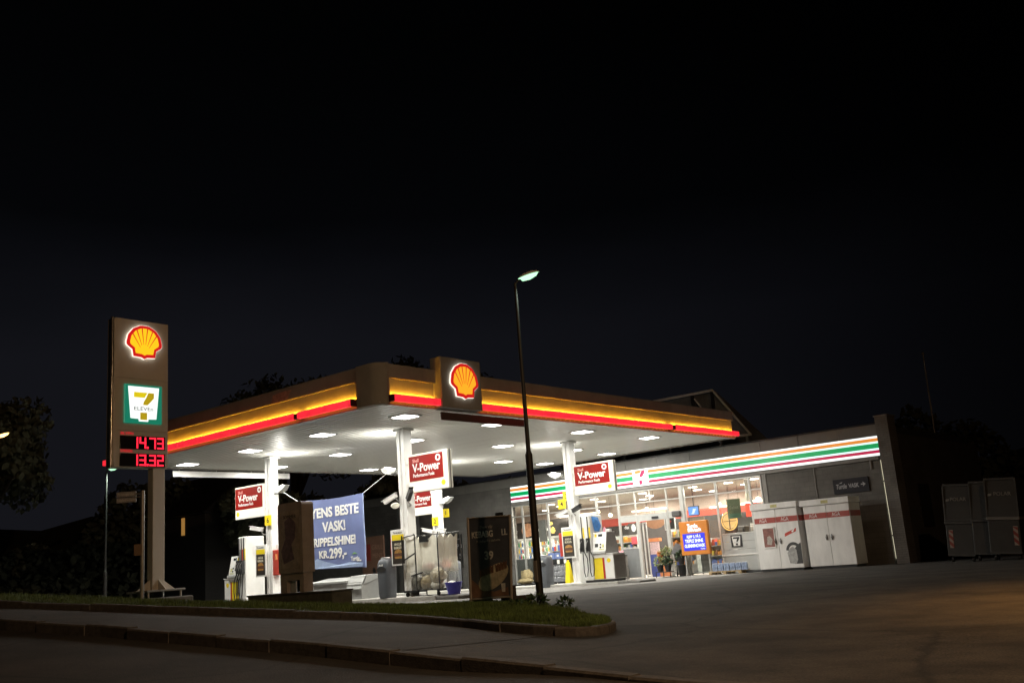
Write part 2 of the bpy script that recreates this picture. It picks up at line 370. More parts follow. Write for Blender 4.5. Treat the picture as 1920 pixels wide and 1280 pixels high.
def shell_emblem(parent, o, nrm, R, halo, red, yel, name='emblem'):
    h = part(name, halo, parent, lambda b: b.plate(shell_outline(), o, nrm, .03, .07, R * .985))
    part('emblem_border', red, h, lambda b: b.plate(shell_outline(), o, nrm, .07, .085, R * .96))
    def fan(b):
        ro = shell_outline(); b.plate([(x * .80, y * .80 + .02) for x, y in ro], o, nrm, .085, .093, R * .97)
    part('emblem_shell', yel, h, fan)
    def rays(b):
        for k in range(-3, 4):
            a = math.radians(90 - (k + (-.5 if k > 0 else .5 if k < 0 else 0)) * 21)
            if k == 0: continue
            c, s_ = math.cos(a), math.sin(a); nx, ny = -s_, c
            bx, by = .30 * c, -.52 + .42 * s_
            L_ = .93 if abs(k) < 2 else .88 if abs(k) == 2 else .80
            ex, ey = L_ * .80 * c * 1.02, -.50 + (L_ + .45) * s_ * 1.0
            ex, ey = .80 * math.cos(math.radians(90 - (k + (-.5 if k > 0 else .5)) * 22)), -.05 + .80 * math.sin(math.radians(90 - (k + (-.5 if k > 0 else .5)) * 22))
            dx, dy = ex - bx, ey - by; l = math.hypot(dx, dy); nx, ny = -dy / l, dx / l
            b.plate([(bx - nx * .008, by - ny * .008), (ex - nx * .028, ey - ny * .028), (ex + nx * .028, ey + ny * .028), (bx + nx * .008, by + ny * .008)], o, nrm, .093, .098, R * .97)
    part('emblem_ray', red, h, rays)
    return h

# ------------------------------------------------------------------ GROUND
xs = sorted(set([-300, -200, -140, -100, -80, -60, -50, -40] + [round(-36 + .5 * i, 2) for i in range(85)] + [8, 10, 13, 17, 25, 40, 60, 90, 140, 200, 300]))
tt = [0, .15] + [.4 + .4 * i for i in range(60)] + [24.8 + i for i in range(20)] + [46, 50, 56, 64, 75, 90, 120, 170, 250, 400, 700]
tag(grid('ground', M_asph, xs, lambda x: [float(KERB(x)) + .12 + t for t in tt], lambda X, Y: zt(X, Y)), kind='structure')
rt = [.0, -.06, -.15, -.4, -.8, -1.3, -2, -3, -4, -5.5, -7, -9, -12, -20, -40, -80]
tag(grid('road', M_road, xs, lambda x: [float(KERB(x)) + .10 + t for t in rt][::-1],
         lambda X, Y: zt(X, KERB(X)) - DROP(X) + .004 * np.minimum(KERB(X) - Y, 3.5)), kind='structure')
gfx = np.array(GF); gbx = np.array(GB[::-1])
def GFy(x): return float(np.interp(x, gfx[:, 0], gfx[:, 1]))
def GBy(x): return float(np.interp(x, gbx[:, 0], gbx[:, 1]))
px = [-60, -50, -40] + [round(-36 + .5 * i, 2) for i in range(58)]
tag(grid('pavement', M_pave, px, lambda x: [float(KERB(x)) + .13 + (GFy(x) - .03 - float(KERB(x)) - .13) * i / 10 for i in range(11)] if x < -7.3 else
         [float(KERB(x)) + .13 + (9.35 - float(KERB(x)) - .13) * i / 10 for i in range(11)], lambda X, Y: zt(X, Y) + .005), kind='structure')
fx = [-36 + .5 * i for i in range(39)]
tag(grid('forecourt', M_conc, [x for x in fx] , lambda x: [15.9 + (35.5 - 15.9) * i / 40 for i in range(41)], lambda X, Y: zt(X, Y) + .006), kind='structure')
# kerbs: stones end to end with a fine joint
def kerb_stones(name, path, width, h_of, z_of, L=.95, closed=False):
    b = MB(); pts = [Vector((x, y)) for x, y in path]
    cum = [0]
    for a, c in zip(pts, pts[1:]): cum.append(cum[-1] + (c - a).length)
    def at(s):
        s = min(max(s, 0), cum[-1] - 1e-6); i = max(j for j in range(len(cum) - 1) if cum[j] <= s)
        t = (s - cum[i]) / (cum[i + 1] - cum[i]); return pts[i].lerp(pts[i + 1], t), (pts[i + 1] - pts[i]).normalized()
    s = 0
    while s < cum[-1] - .2:
        e_ = min(s + L * rnd.uniform(.9, 1.1), cum[-1]); g = .006
        ring = []; nseg = 3
        dzs = rnd.uniform(-.013, .010); joff = rnd.uniform(-.012, .012)
        for k in range(nseg + 1):
            p, d = at(s + g + (e_ - s - 2 * g) * k / nseg); n = Vector((-d.y, d.x))
            z = z_of(p.x, p.y) + dzs; h = h_of(p.x)
            o_ = p + n * joff; i_ = o_ + n * width
            ring.append([(o_.x, o_.y, z - .25), (o_.x, o_.y, z + h - .018), (o_.x + n.x * .018, o_.y + n.y * .018, z + h), (i_.x - n.x * .012, i_.y - n.y * .012, z + h), (i_.x, i_.y, z + h - .012), (i_.x, i_.y, z - .25)])
        m_ = 6; fs = [(k * m_ + j, k * m_ + (j + 1) % m_, (k + 1) * m_ + (j + 1) % m_, (k + 1) * m_ + j) for k in range(nseg) for j in range(m_)]
        fs += [tuple(range(m_))[::-1], tuple(nseg * m_ + j for j in range(m_))]
        b.add([v for r_ in ring for v in r_], fs); s = e_
    return tag(b.build(name, M_kerb), kind='structure')
kerb_stones('road_kerb', [(x, float(KERB(x))) for x in np.linspace(-45, 6, 103)], .15, lambda x: .012, z1, 1.0)
kerb_stones('verge_kerb', GF + GN + GB[:-1] + [(-45, 15.5)], .14, lambda x: .11, z1, .9)
# verge soil and blades of grass
def vz(X, Y):
    X = np.asarray(X, float); Y = np.asarray(Y, float)
    f = np.array([GFy(x) if x < -7.25 else 9.6 for x in X]); g = np.array([GBy(x) if x < -8.78 else 11.0 for x in X])
    t = np.clip((Y - f) / np.maximum(g - f, .1), 0, 1)
    return zt(X, Y) + .075 + .03 * np.sin(math.pi * t) ** .7
vxs = [-60, -50, -40] + [round(-36 + .5 * i, 2) for i in range(54)] + [-8.85]
vy = lambda x: [GFy(x) + .13 + (GBy(x) - .13 - GFy(x) - .13) * i / 16 for i in range(17)]
tag(grid('verge', M_soil, vxs, vy, vz), kind='structure')
nose = [(-8.85, GFy(-8.85) + .13), (-8.4, 9.68), (-7.8, 9.53), (-7.3, 9.54), (-7.15, 9.7), (-7.17, 10.02), (-7.4, 10.42), (-7.82, 10.9), (-8.85, GBy(-8.85) - .13)]
b = MB(); c = (-8.1, 10.3, z1(-8.1, 10.3) + .13)
b.add([(x, y, z1(x, y) + .09) for x, y in nose] + [c], [(i, (i + 1) % len(nose), len(nose)) for i in range(len(nose))])
tag(b.build('verge', M_soil), kind='structure')
rg = np.random.default_rng(3)
N = 90000
gx = -24 + 16.8 * rg.random(N) ** .85; lo = np.interp(gx, gfx[:, 0], gfx[:, 1]); hi = np.interp(gx, gbx[:, 0], gbx[:, 1])
gx2 = gx; right = gx > -8.78
hi[right] = np.interp(gx[right], [-8.78, -7.72, -7.28, -7.0], [11.94, 11.0, 10.5, 9.8]); lo[gx > -7.25] = 9.5
gy = lo + .12 + (hi - lo - .22) * rg.random(N)
keep = (hi - lo) > .3; gx = gx[keep]; gy = gy[keep]; n_ = len(gx)
gz = vz(gx, gy) - .01
clump = .5 + .5 * np.sin(gx * 1.7 + np.sin(gy * 2.3) * 2) * np.sin(gy * 1.9 + gx * .6)
hgt = (.03 + .055 * rg.random(n_)) * (.7 + .9 * clump); an = rg.random(n_) * 6.283; le = rg.random(n_) * .05; la = rg.random(n_) * 6.283
wd = .005 + .005 * rg.random(n_)
V = np.empty((n_ * 3, 3))
V[0::3] = np.c_[gx - wd * np.cos(an), gy - wd * np.sin(an), gz]; V[1::3] = np.c_[gx + wd * np.cos(an), gy + wd * np.sin(an), gz]
V[2::3] = np.c_[gx + le * np.cos(la), gy + le * np.sin(la), gz + hgt]
me = bpy.data.meshes.new('grass'); me.vertices.add(n_ * 3); me.vertices.foreach_set('co', V.ravel())
me.loops.add(n_ * 3); me.loops.foreach_set('vertex_index', np.arange(n_ * 3)); me.polygons.add(n_)
me.polygons.foreach_set('loop_start', np.arange(n_) * 3); me.update(calc_edges=True); me.validate()
me.materials.append(M_grass); o = bpy.data.objects.new('grass', me); COL.objects.link(o)
tag(o, 'short green grass growing on the raised kerbed verge', 'grass', kind='stuff')
# ------------------------------------------------------------------ CANOPY
CX0, CX1, CY0, CY1, CZ = -31.15, -17.75, 16.3, 35.0, 5.0
can = thing('canopy', 'large flat white filling station canopy with glowing amber and red edge on four pillars', 'canopy', (-25, 25.6, 0))
part('roof', M_roofd, can, lambda b: b.box(CX0 + .12, CX1 - .12, CY0 + .12, CY1 - .12, CZ + .10, CZ + .92))
def soffit(b):
    y = CY0 + .02; pitch = .24
    prof = []
    while y < CY1 - .05:
        prof += [(y + .006, 5.03), (y + .022, 5.0), (y + pitch - .022, 5.0), (y + pitch - .006, 5.03)]; y += pitch
    k = len(prof)
    b.add([(CX0 + .02, a, z) for a, z in prof] + [(CX1 - .02, a, z) for a, z in prof], [(i, i + 1, k + i + 1, k + i) for i in range(k - 1)])
part('soffit', M_soffit, can, soffit)
fp = [(0, 4.965), (0, 4.985), (-.06, 5.0), (-.06, 5.30), (-.06, 5.655), (.02, 5.66), (.025, 5.99), (.015, 6.02), (-.14, 6.02), (-.14, 4.965)]     # (outwards, z)
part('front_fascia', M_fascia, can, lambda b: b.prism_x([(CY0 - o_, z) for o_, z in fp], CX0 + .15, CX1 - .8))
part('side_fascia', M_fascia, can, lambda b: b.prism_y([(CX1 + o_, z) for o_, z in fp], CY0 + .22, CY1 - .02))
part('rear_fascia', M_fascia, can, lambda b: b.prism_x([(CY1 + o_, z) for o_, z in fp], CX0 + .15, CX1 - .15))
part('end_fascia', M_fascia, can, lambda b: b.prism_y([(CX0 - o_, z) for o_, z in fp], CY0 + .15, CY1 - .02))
def corner(b):
    arc = [(CX1 - .30 + .36 * math.cos(a), CY0 + .30 - .36 * math.sin(a)) for a in [math.pi / 2 * i / 8 for i in range(9)]]
    pl = [(CX1 + .06, CY0 + .215)] + arc + [(CX1 - .795, CY0 - .06), (CX1 - .795, CY0 + .14), (CX1 - .14, CY0 + .215)]
    k = len(pl); b.add([(x, y, 4.965) for x, y in pl] + [(x, y, 6.03) for x, y in pl], [tuple(range(k)), tuple(range(k, 2 * k))[::-1]] + [(i, k + i, k + (i + 1) % k, (i + 1) % k) for i in range(k)])
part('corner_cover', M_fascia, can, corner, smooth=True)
# red light bars in lengths, amber tubes hidden behind them
def bar_front(x0, x1):
    o = part('light_bar', E_red, can, lambda b: b.box(x0, x1, CY0 - .22, CY0 - .09, 5.025, 5.205, .025))
def bar_side(y0, y1):
    o = part('light_bar', E_red, can, lambda b: b.box(CX1 + .09, CX1 + .22, y0, y1, 5.025, 5.205, .025))
for a, c in ((-31.15, -29.3), (-29.28, -26.6), (-26.58, -23.9), (-23.88, -20.95), (-20.78, -18.62)): bar_front(a, c)
for a, c in ((16.62, 18.27), (19.92, 22.55), (22.57, 25.2), (25.22, 27.75), (27.77, 29.98), (30.22, 32.6), (32.62, 35.0)): bar_side(a, c)
for q_ in ((-20.945, -20.785, CY0 - .19, CY0 - .0, 5.04, 5.18), (CX1 + .0, CX1 + .19, 29.985, 30.215, 5.04, 5.18), (-18.61, -18.55, CY0 - .21, CY0 + .02, 5.02, 5.20), (CX1 - .02, CX1 + .21, 16.55, 16.615, 5.02, 5.20)):
    part('bar_bracket', mat('bracket_dark_red', (.08, .01, .01), .5), can, lambda b: b.box(*q_))
# unseen trough added behind the bars to block light: amber strip facing the fascia along its top, a dim one underneath
for (a, c) in ((-31.1, -20.97), (-20.77, -18.62)):
    tg = part('bar_light_shield', M_mgrey, can, lambda b: b.box(a, c, CY0 - .085, CY0 + .055, 5.11, 5.168))
    part('amber_strip', E_amber, tg, lambda b: b.box(a + .02, c - .02, CY0 + .002, CY0 + .007, 5.170, 5.207))
    part('strip_light_shield', M_dark, tg, lambda b: b.box(a + .01, c - .01, CY0 - .012, CY0 + .0015, 5.169, 5.212))  # unseen backing added so the strip lights only the fascia
    part('amber_strip', E_amber2, tg, lambda b: b.box(a + .02, c - .02, CY0 - .06, CY0 + .03, 5.100, 5.106))
for (a, c) in ((16.62, 18.27), (19.93, 29.98), (30.22, 34.98)):
    tg = part('bar_light_shield', M_mgrey, can, lambda b: b.box(CX1 - .055, CX1 + .085, a, c, 5.11, 5.168))
    part('amber_strip', E_amber, tg, lambda b: b.box(CX1 - .007, CX1 - .002, a + .02, c - .02, 5.170, 5.207))
    part('strip_light_shield', M_dark, tg, lambda b: b.box(CX1 - .0015, CX1 + .012, a + .01, c - .01, 5.169, 5.212))
    part('amber_strip', E_amber2, tg, lambda b: b.box(CX1 - .03, CX1 + .06, a + .02, c - .02, 5.100, 5.106))
for q_ in ((-31.05, CX1 - .85, CY0 - .04, CY0 + .06), (CX1 - .06, CX1 + .04, CY0 + .3, 18.27), (CX1 - .06, CX1 + .04, 19.93, CY1)):
    part('edge_trim', M_alu, can, lambda b: b.box(*q_, 4.945, 4.963))
part('torn_sticker', mat('faded_sticker', (.62, .36, .28), .7, noise=.5, nscale=9), can, lambda b: b.plate([(-.45, -.11), (-.2, -.14), (.28, -.09), (.34, .02), (.46, .12), (.1, .13), (-.38, .10), (-.42, .02)], (-21.68, CY0 - .021, 5.79), NX, 0, .006))
bx = part('sign_box', M_fascia, can, lambda b: b.box(CX1 - .16, CX1 + .24, 18.30, 19.88, 4.985, 6.36, .02))
shell_emblem(can, (CX1 + .24, 19.12, 5.72), NY, .57, E_hal, E_sred, E_syel2)
# ceiling lights: one built, the rest copies
x0, y0 = LAMP_SPOTS[0]
lf = part('ceiling_light', M_white, can, lambda b: (b.box(x0 - .33, x0 + .33, y0 - .33, y0 - .27, 4.97, 4.998), b.box(x0 - .33, x0 + .33, y0 + .27, y0 + .33, 4.97, 4.998), b.box(x0 - .33, x0 - .27, y0 - .27, y0 + .27, 4.97, 4.998), b.box(x0 + .27, x0 + .33, y0 - .27, y0 + .27, 4.97, 4.998)))
lens = part('lens', E_lens, lf, lambda b: b.box(x0 - .268, x0 + .268, y0 - .268, y0 + .268, 4.962, 4.996, .012))
for (x, y) in LAMP_SPOTS[1:]:
    c = copy_tree(lf, can); c.location = (x - x0, y - y0, 0)
PIL = [(-21.14, 20.0), (-27.66, 20.0), (-21.24, 28.3), (-28.05, 28.3)]
for i, (x, y) in enumerate(PIL):
    def pil(b, x=x, y=y):
        w = .32; zb = z1(x, y) - .1
        b.box(x, x + .13, y, y + w, zb, 4.995, .012); b.box(x + .19, x + w, y, y + w, zb, 4.995, .012); b.box(x + .125, x + .195, y + .03, y + w - .03, zb, 4.99)
        b.box(x - .06, x + w + .06, y - .06, y + w + .06, 4.93, 4.994, .01)
        zi = .17 if y < 25 else .03
        b.box(x - .07, x + w + .07, y - .07, y + w + .07, zb, zi, .01)
    part('pillar', M_white, can, pil)
# shallow clearance signs hung under the canopy edges
def hang(name, label, x, yy0, yy1, m, zz0=4.70):
    t = thing(name, label, 'clearance sign', (x, (yy0 + yy1) / 2, 4.9), 'clearance boards hung under the canopy')
    part('panel', m, t, lambda b: b.box(x - .025, x + .025, yy0, yy1, zz0, zz0 + .21, .008))
    for k in range(4):
        y = yy0 + .25 + (yy1 - yy0 - .5) * k / 3
        part('hanger', M_alu, t, lambda b: b.tube([(x, y, zz0 + .2), (x, y, 4.985)], .012, 6))
hang('clearance_sign', 'hanging clearance board coloured dark as if unlit, under the canopy beside the shell emblem box', -17.80, 18.50, 22.0, M_red if False else mat('board_shade_dark', (.10, .06, .055), .5))  # dark colour stands for the board's unlit face
hang('clearance_sign', 'hanging clearance board coloured white as if lit, under the far end of the canopy', -31.05, 18.6, 23.6, M_white)  # same kind of board, white put in for the light on it

# ------------------------------------------------------------------ ISLANDS
for (yy, top, xa, xb, lab) in ((19.7, .155, -31.2, -18.7, 'long raised concrete pump island nearest the street verge'), (27.95, .0, -31.2, -18.25, 'raised concrete pump island in front of the shop doors')):
    t = thing('pump_island', lab, 'pump island', ((xa + xb) / 2, yy + .5, z1(-25, yy)), 'pump islands under the canopy')
    part('slab', M_islk, t, lambda b: b.box(xa, xb - .9, yy, yy + 1.05, -.3, top, .02))
    part('end_block', mat('worn_island_end', (.12, .115, .105), .8, noise=.3), t, lambda b: b.box(xb - .9, xb, yy + .02, yy + 1.03, -.3, top - .02, .04))

# ------------------------------------------------------------------ PYLON (price sign)
PX = -22.1
py = thing('price_pylon', 'tall brown grey price pylon with glowing shell emblem and red digits', 'price sign', (PX - .15, 12.6, z1(PX, 12.6)))
M_pyl = mat('pylon_panel', (.60, .56, .50), .4, noise=.12, nscale=1.5, stretch=(1, 1, .4))
part('cabinet', M_pyl, py, lambda b: (b.box(PX - .34, PX - .02, 11.66, 13.12, 3.80, 7.50, .03)))
part('top_panel', M_pyl, py, lambda b: b.box(PX - .02, PX, 11.69, 13.10, 5.995, 7.485, .004))
part('middle_panel', M_pyl, py, lambda b: b.box(PX - .02, PX, 11.69, 13.10, 4.70, 5.985, .004))
part('price_panel', M_pyl, py, lambda b: b.box(PX - .02, PX, 11.69, 13.10, 3.81, 4.69, .004))
part('edge_tube', mat('polished_edge', (.35, .33, .30), .22, metal=.8, noise=.05), py, lambda b: b.tube([(PX - .06, 11.645, 3.80), (PX - .06, 11.645, 7.5)], .045, 10), smooth=True)
shell_emblem(py, (PX, 12.41, 6.91), NY, .50, E_hal, E_sred, E_syel)
sv = part('convenience_sign', E_grnd, py, lambda b: b.box(PX, PX + .05, 11.92, 12.91, 4.88, 5.84, .01))
part('sign_face', E_signw, sv, lambda b: b.plate([(-.41, .43), (.41, .43), (.34, -.36), (.13, -.37), (.12, -.43), (-.12, -.43), (-.13, -.37), (-.34, -.36)], (PX + .05, 12.415, 5.36), NY, 0, .008))
SEVO = (PX + .058, 12.415, 5.36)
part('seven_bar', emis('seven_yellow', (.78, .62, .01), .9), sv, lambda b: b.plate([(-.26, .29), (.10, .29), (.02, .16), (-.26, .16)], SEVO, NY, 0, .006))
part('seven_stroke', emis('seven_gold', (.50, .36, .01), .85), sv, lambda b: (b.plate([(.12, .29), (.27, .29), (.27, .16), (.18, .06), (.10, -.02), (-.02, -.02), (.0, .06), (.06, .16)], SEVO, NY, 0, .006), b.plate([(-.09, -.21), (.09, -.21), (.09, -.39), (-.09, -.39)], SEVO, NY, 0, .006)))
text('lettering', 'ELEVEn', (PX + .058, 12.415, 5.24), NY, .13, M_text_k, sv, width=.50, d=.003)
for (zz0, zz1, st) in ((4.245, 4.57, '14.73'), (3.825, 4.145, '13.32')):
    ds = part('price_display', mat('display_black', (.012, .011, .011), .25, noise=0), py, lambda b: b.box(PX, PX + .02, 11.83, 13.02, zz0, zz1, .004))
    DIG = {'0': 'abcdef', '1': 'bc', '2': 'abged', '3': 'abgcd', '4': 'fgbc', '7': 'abc'}
    def digits(b, st=st, zz0=zz0, zz1=zz1):
        h = (zz1 - zz0) * .88; w = .18; x = 12.24; zc = zz0 + (zz1 - zz0) * .06; t_ = .046
        for chn in st:
            if chn == '.':
                b.box(PX + .02, PX + .026, x - .018, x + .032, zc, zc + .055); x += .05; continue
            seg = {'a': (0, w, h - t_, h), 'g': (0, w, h / 2 - t_ / 2, h / 2 + t_ / 2), 'd': (0, w, 0, t_), 'b': (w - t_, w, h / 2, h), 'c': (w - t_, w, 0, h / 2), 'f': (0, t_, h / 2, h), 'e': (0, t_, 0, h / 2)}
            if chn == '1': x -= w - .06
            for s_ in DIG[chn]:
                a0, a1, c0, c1 = seg[s_]; b.box(PX + .02, PX + .026, x + a0 + .003, x + a1 - .003, zc + c0 + .003, zc + c1 - .003)
            x += w + .03
    part('digits', E_led, ds, digits)
    text('fuel_name', 'BLYFRI' if zz0 > 4 else 'DIESEL', (PX, 12.02, zz1 + .055), NY, .085, emis('fuel_name_red', (.75, .03, .04), .6), ds, width=.33, bold=.03)
zb = .53
part('post', M_pyl, py, lambda b: (b.box(PX - .30, PX - .06, 12.74, 13.06, zb + .32, 3.80, .01)))
def gusset(b):
    for (ax, ay) in ((1, 0), (-1, 0), (0, 1), (0, -1)):
        cx, cy = PX - .18, 12.90; hx, hy = .12, .16
        e0 = (cx + ax * hx, cy + ay * hy); e1 = (cx + ax * .46, cy + ay * .50); t_ = .012
        px_, py_ = -ay * t_, ax * t_
        z0 = zb + .36; zt_ = zb + .60
        b.add([(e0[0] - px_, e0[1] - py_, z0), (e1[0] - px_, e1[1] - py_, z0), (e0[0] - px_, e0[1] - py_, zt_), (e0[0] + px_, e0[1] + py_, z0), (e1[0] + px_, e1[1] + py_, z0), (e0[0] + px_, e0[1] + py_, zt_)], [(0, 1, 2), (3, 5, 4), (0, 3, 4, 1), (1, 4, 5, 2), (2, 5, 3, 0)])
part('gusset', M_pyl, py, gusset)
part('base_plate', M_galv, py, lambda b: b.box(PX - .66, PX + .30, 12.40, 13.40, zb + .31, zb + .36, .008))
for (dx, dy) in ((-.58, -.42), (.22, -.42), (-.58, .42), (.22, .42)):
    part('anchor_bolt', M_galv, py, lambda b: b.tube([(PX + dx, 12.9 + dy, zb + .12), (PX + dx, 12.9 + dy, zb + .36)], .03, 8))
part('plinth', mat('plinth_concrete', (.16, .155, .14), .9, noise=.4, nscale=6, bump=.4), py, lambda b: b.box(PX - .82, PX + .42, 12.25, 13.55, zb - .2, zb + .17, .03))

# ------------------------------------------------------------------ FUEL SIGNS on the pillars
M_cream = mat('fuel_sign_cream', (.80, .79, .68), .4, noise=.04); pc = M_cream.node_tree.nodes['Principled BSDF']
pc.inputs['Emission Color'].default_value = (1, .97, .78, 1); pc.inputs['Emission Strength'].default_value = .25
M_fred = mat('fuel_sign_red', (.21, .008, .004), .45, noise=.05, spec=.2); pr = M_fred.node_tree.nodes['Principled BSDF']
pr.inputs['Emission Color'].default_value = (.5, .012, .008, 1); pr.inputs['Emission Strength'].default_value = .12
def fuel_sign(x0, x1, yf, z0, z1_, label, pill_side):
    t = thing('fuel_sign', label, 'fuel sign', ((x0 + x1) / 2, yf + .1, z0), 'red and cream fuel signs on the canopy pillars')
    cb = part('cabinet', M_cream, t, lambda b: b.box(x0, x1, yf + .012, yf + .20, z0, z1_, .02))
    part('edge_frame', M_mgrey, t, lambda b: b.box(x0 - .006, x1 + .006, yf + .085, yf + .125, z0 - .006, z1_ + .006))
    w = x1 - x0
    part('red_panel', M_fred, t, lambda b: b.box(x0 + .04, x1 - .18 * (1 if pill_side < 0 else .25), yf, yf + .011, z0 + .32, z1_ - .06))
    text('lettering', 'Shell', (x0 + .20, yf, z1_ - .20), NX, .14, mat('pale_red_letter', (.75, .35, .3), .5, noise=0), t, align='LEFT', bold=.012)
    text('lettering', 'V-Power', (x0 + .20, yf, z1_ - .42), NX, .34, M_text_w, t, align='LEFT', bold=.022, width=1.12 * w / 1.6)
    text('lettering', 'Performance Fuels', (x0 + .20, yf, z1_ - .63), NX, .14, M_text_w, t, align='LEFT', bold=.018, width=.86 * w / 1.6)
    cx = x1 - .36 if pill_side < 0 else x1 - .2
    ring = []
    def rg_(b):
        n = 20
        for k in range(n):
            a0, a1 = 2 * math.pi * k / n, 2 * math.pi * (k + 1) / n
            b.plate([(.05 * math.cos(a0), .05 * math.sin(a0)), (.1 * math.cos(a0), .1 * math.sin(a0)), (.1 * math.cos(a1), .1 * math.sin(a1)), (.05 * math.cos(a1), .05 * math.sin(a1))], (cx, yf, z1_ - .2), NX, .001, .006)
    part('ring_mark', M_text_w, t, rg_)
    sx = x1 - .2 if pill_side < 0 else x0 + .15
    part('small_emblem', M_yel, t, lambda b: b.plate(shell_outline(), (sx, yf + .012, z0 + .17), NX, 0, .008, .085))
    part('bracket', M_white, t, lambda b: (b.box(x0 - .25, x0 + .02, yf + .06, yf + .14, z0 + .2, z0 + .28), b.box(x0 - .25, x0 + .02, yf + .06, yf + .14, z1_ - .28, z1_ - .2)) if pill_side < 0 else
         (b.box(x1 - .02, x1 + .25, yf + .06, yf + .14, z0 + .2, z0 + .28), b.box(x1 - .02, x1 + .25, yf + .06, yf + .14, z1_ - .28, z1_ - .2)))
fuel_sign(-20.70, -19.10, 20.0, 3.07, 4.17, 'red and cream fuel sign on the tall pillar behind the roll cage, largest in view', -1)
fuel_sign(-29.40, -27.78, 20.0, 3.04, 4.14, 'red and cream fuel sign left of the pillar beside the leftmost pump', 1)
fuel_sign(-20.84, -19.12, 28.3, 3.03, 4.10, 'red and cream fuel sign in front of the striped shop fascia', -1)
fuel_sign(-29.55, -27.98, 28.5, 3.05, 4.13, 'red and cream fuel sign half hidden behind the largest fuel sign', 1)

# pump numbers
def number_flag(x, y, z, n, label):
    t = thing('number_flag', label, 'pump number', (x, y, z), 'yellow pump number plates on the pillars')
    part('plate', M_yel, t, lambda b: b.box(x - .17, x + .17, y - .012, y + .012, z - .17, z + .17, .006))
    text('numeral', n, (x, y - .012, z), NX, .24, M_text_k, t, bold=.012)
    part('bracket', M_white, t, lambda b: b.box(x - .05, x + .05, y + .012, y + .06, z - .03, z + .03))
number_flag(-27.42, 19.93, 2.86, '6', 'yellow plate with numeral 6 above the leftmost pump')
number_flag(-27.30, 20.50, 3.15, '5', 'yellow plate half hidden by the brown advertising column')
number_flag(-27.83, 28.24, 2.71, '2', 'yellow plate with numeral 2 above the twin cameras')
number_flag(-27.75, 28.80, 3.03, '1', 'yellow plate with numeral 1, upper right of the numeral 2 plate')
number_flag(-21.42, 28.24, 2.78, '4', 'yellow plate with numeral 4 beside the near lamp post')
number_flag(-21.60, 28.80, 3.08, '3', 'yellow plate peeping out behind the pillar above numeral 4')

# uplight floods on the pillars
def flood(x, y, z, sx, label):
    t = thing('flood_light', label, 'flood light', (x, y, z), 'scoop shaped flood lights on the pillars')
    part('arm', M_galv, t, lambda b: b.tube([(x - sx * .28, y, z - .12), (x - sx * .1, y, z - .14), (x, y, z - .05)], .03, 8))
    def scoop(b):
        pr_ = [(-.2, .0), (-.16, -.08), (.05, -.13), (.26, -.05), (.44, .09), (.38, .11), (.1, .04)]
        k = len(pr_); hw = [.06, .10, .13, .12, .08, .08, .10]
        b.add([(x + sx * a, y - h, z + c) for (a, c), h in zip(pr_, hw)] + [(x + sx * a, y + h, z + c) for (a, c), h in zip(pr_, hw)],
              [tuple(range(k)), tuple(range(k, 2 * k))[::-1]] + [(i, (i + 1) % k, k + (i + 1) % k, k + i) for i in range(k)])
    part('housing', M_lgrey, t, scoop)
    part('lens', E_lens, t, lambda b: b.rbox((x + sx * .1, y, z + .075), (sx, 0, .25), (0, 1, 0), (-.25 * sx, 0, 1), .15, .09, .01))
    area('flood_lamp', (x + sx * .1, y, z + .12), 42, .22, (1, .97, .88), (sx * .35, 0, 1), spread=130)
flood(-21.50, 20.12, 3.83, -1, 'flood light at the banner rope on the pillar with the largest fuel sign')
flood(-27.02, 20.12, 3.85, 1, 'flood light right of the pillar above the leftmost pump')
flood(-21.62, 28.42, 3.85, -1, 'flood light left of the pillar in front of the shop fascia')
flood(-27.42, 28.42, 3.5, 1, 'flood light under the right edge of the largest fuel sign')

# cameras
def cctv(x, y, z, d, m, label, side=0):
    t = thing('security_camera', label, 'security camera', (x, y, z), 'security cameras on the pillars')
    d = Vector(d).normalized(); s = Vector((-d.y, d.x, 0)).normalized(); u = d.cross(s)
    c = Vector((x, y, z))
    part('housing', m, t, lambda b: b.rbox(c + d * .2, d, s, u, .23, .055, .055))
    part('sunshield', m, t, lambda b: b.rbox(c + d * .22 + u * (.066 if u.z > 0 else -.066), d, s, u, .27, .065, .008))
    part('bracket', M_galv, t, lambda b: b.tube([c - d * .02, c - Vector((0, 0, .1)), (x, y + .1, z - .16), (x - d.x * .16, y + .16, z - .18)], .02, 6))
cctv(-27.75, 19.9, 2.58, (-.8, -.3, .18), M_white, 'white security camera pointing left above the leftmost pump')
cctv(-21.18, 19.9, 3.05, (-.85, -.2, -.38), M_wdirty, 'pale security camera tilted down to the left above the left bin')
cctv(-20.70, 19.95, 2.90, (.55, -.3, .38), M_dark, 'dark security camera just under the largest fuel sign')
cctv(-28.0, 28.2, 2.32, (-.85, -.25, .22), M_white, 'white security camera left of the numeral 2 plate')
cctv(-27.60, 28.2, 2.36, (.85, -.25, -.12), M_white, 'white security camera right of the numeral 2 plate')
cctv(-21.20, 28.2, 2.52, (-.85, -.25, -.35), M_wdirty, 'pale security camera below the numeral 4 plate')
cctv(-20.90, 28.2, 2.50, (.85, -.25, .25), M_dark, 'dark security camera right of the pillar with the numeral 4 plate')
lt = thing('wall_lamp', 'small cream lamp head on the left of the pillar with the largest fuel sign', 'lamp', (-21.4, 20.1, 2.78))
part('head', M_cream, lt, lambda b: b.ball((-21.4, 20.08, 2.78), .16, .10, .09), smooth=True)
part('arm', M_galv, lt, lambda b: b.tube([(-21.3, 20.1, 2.77), (-21.13, 20.12, 2.74)], .02, 6))

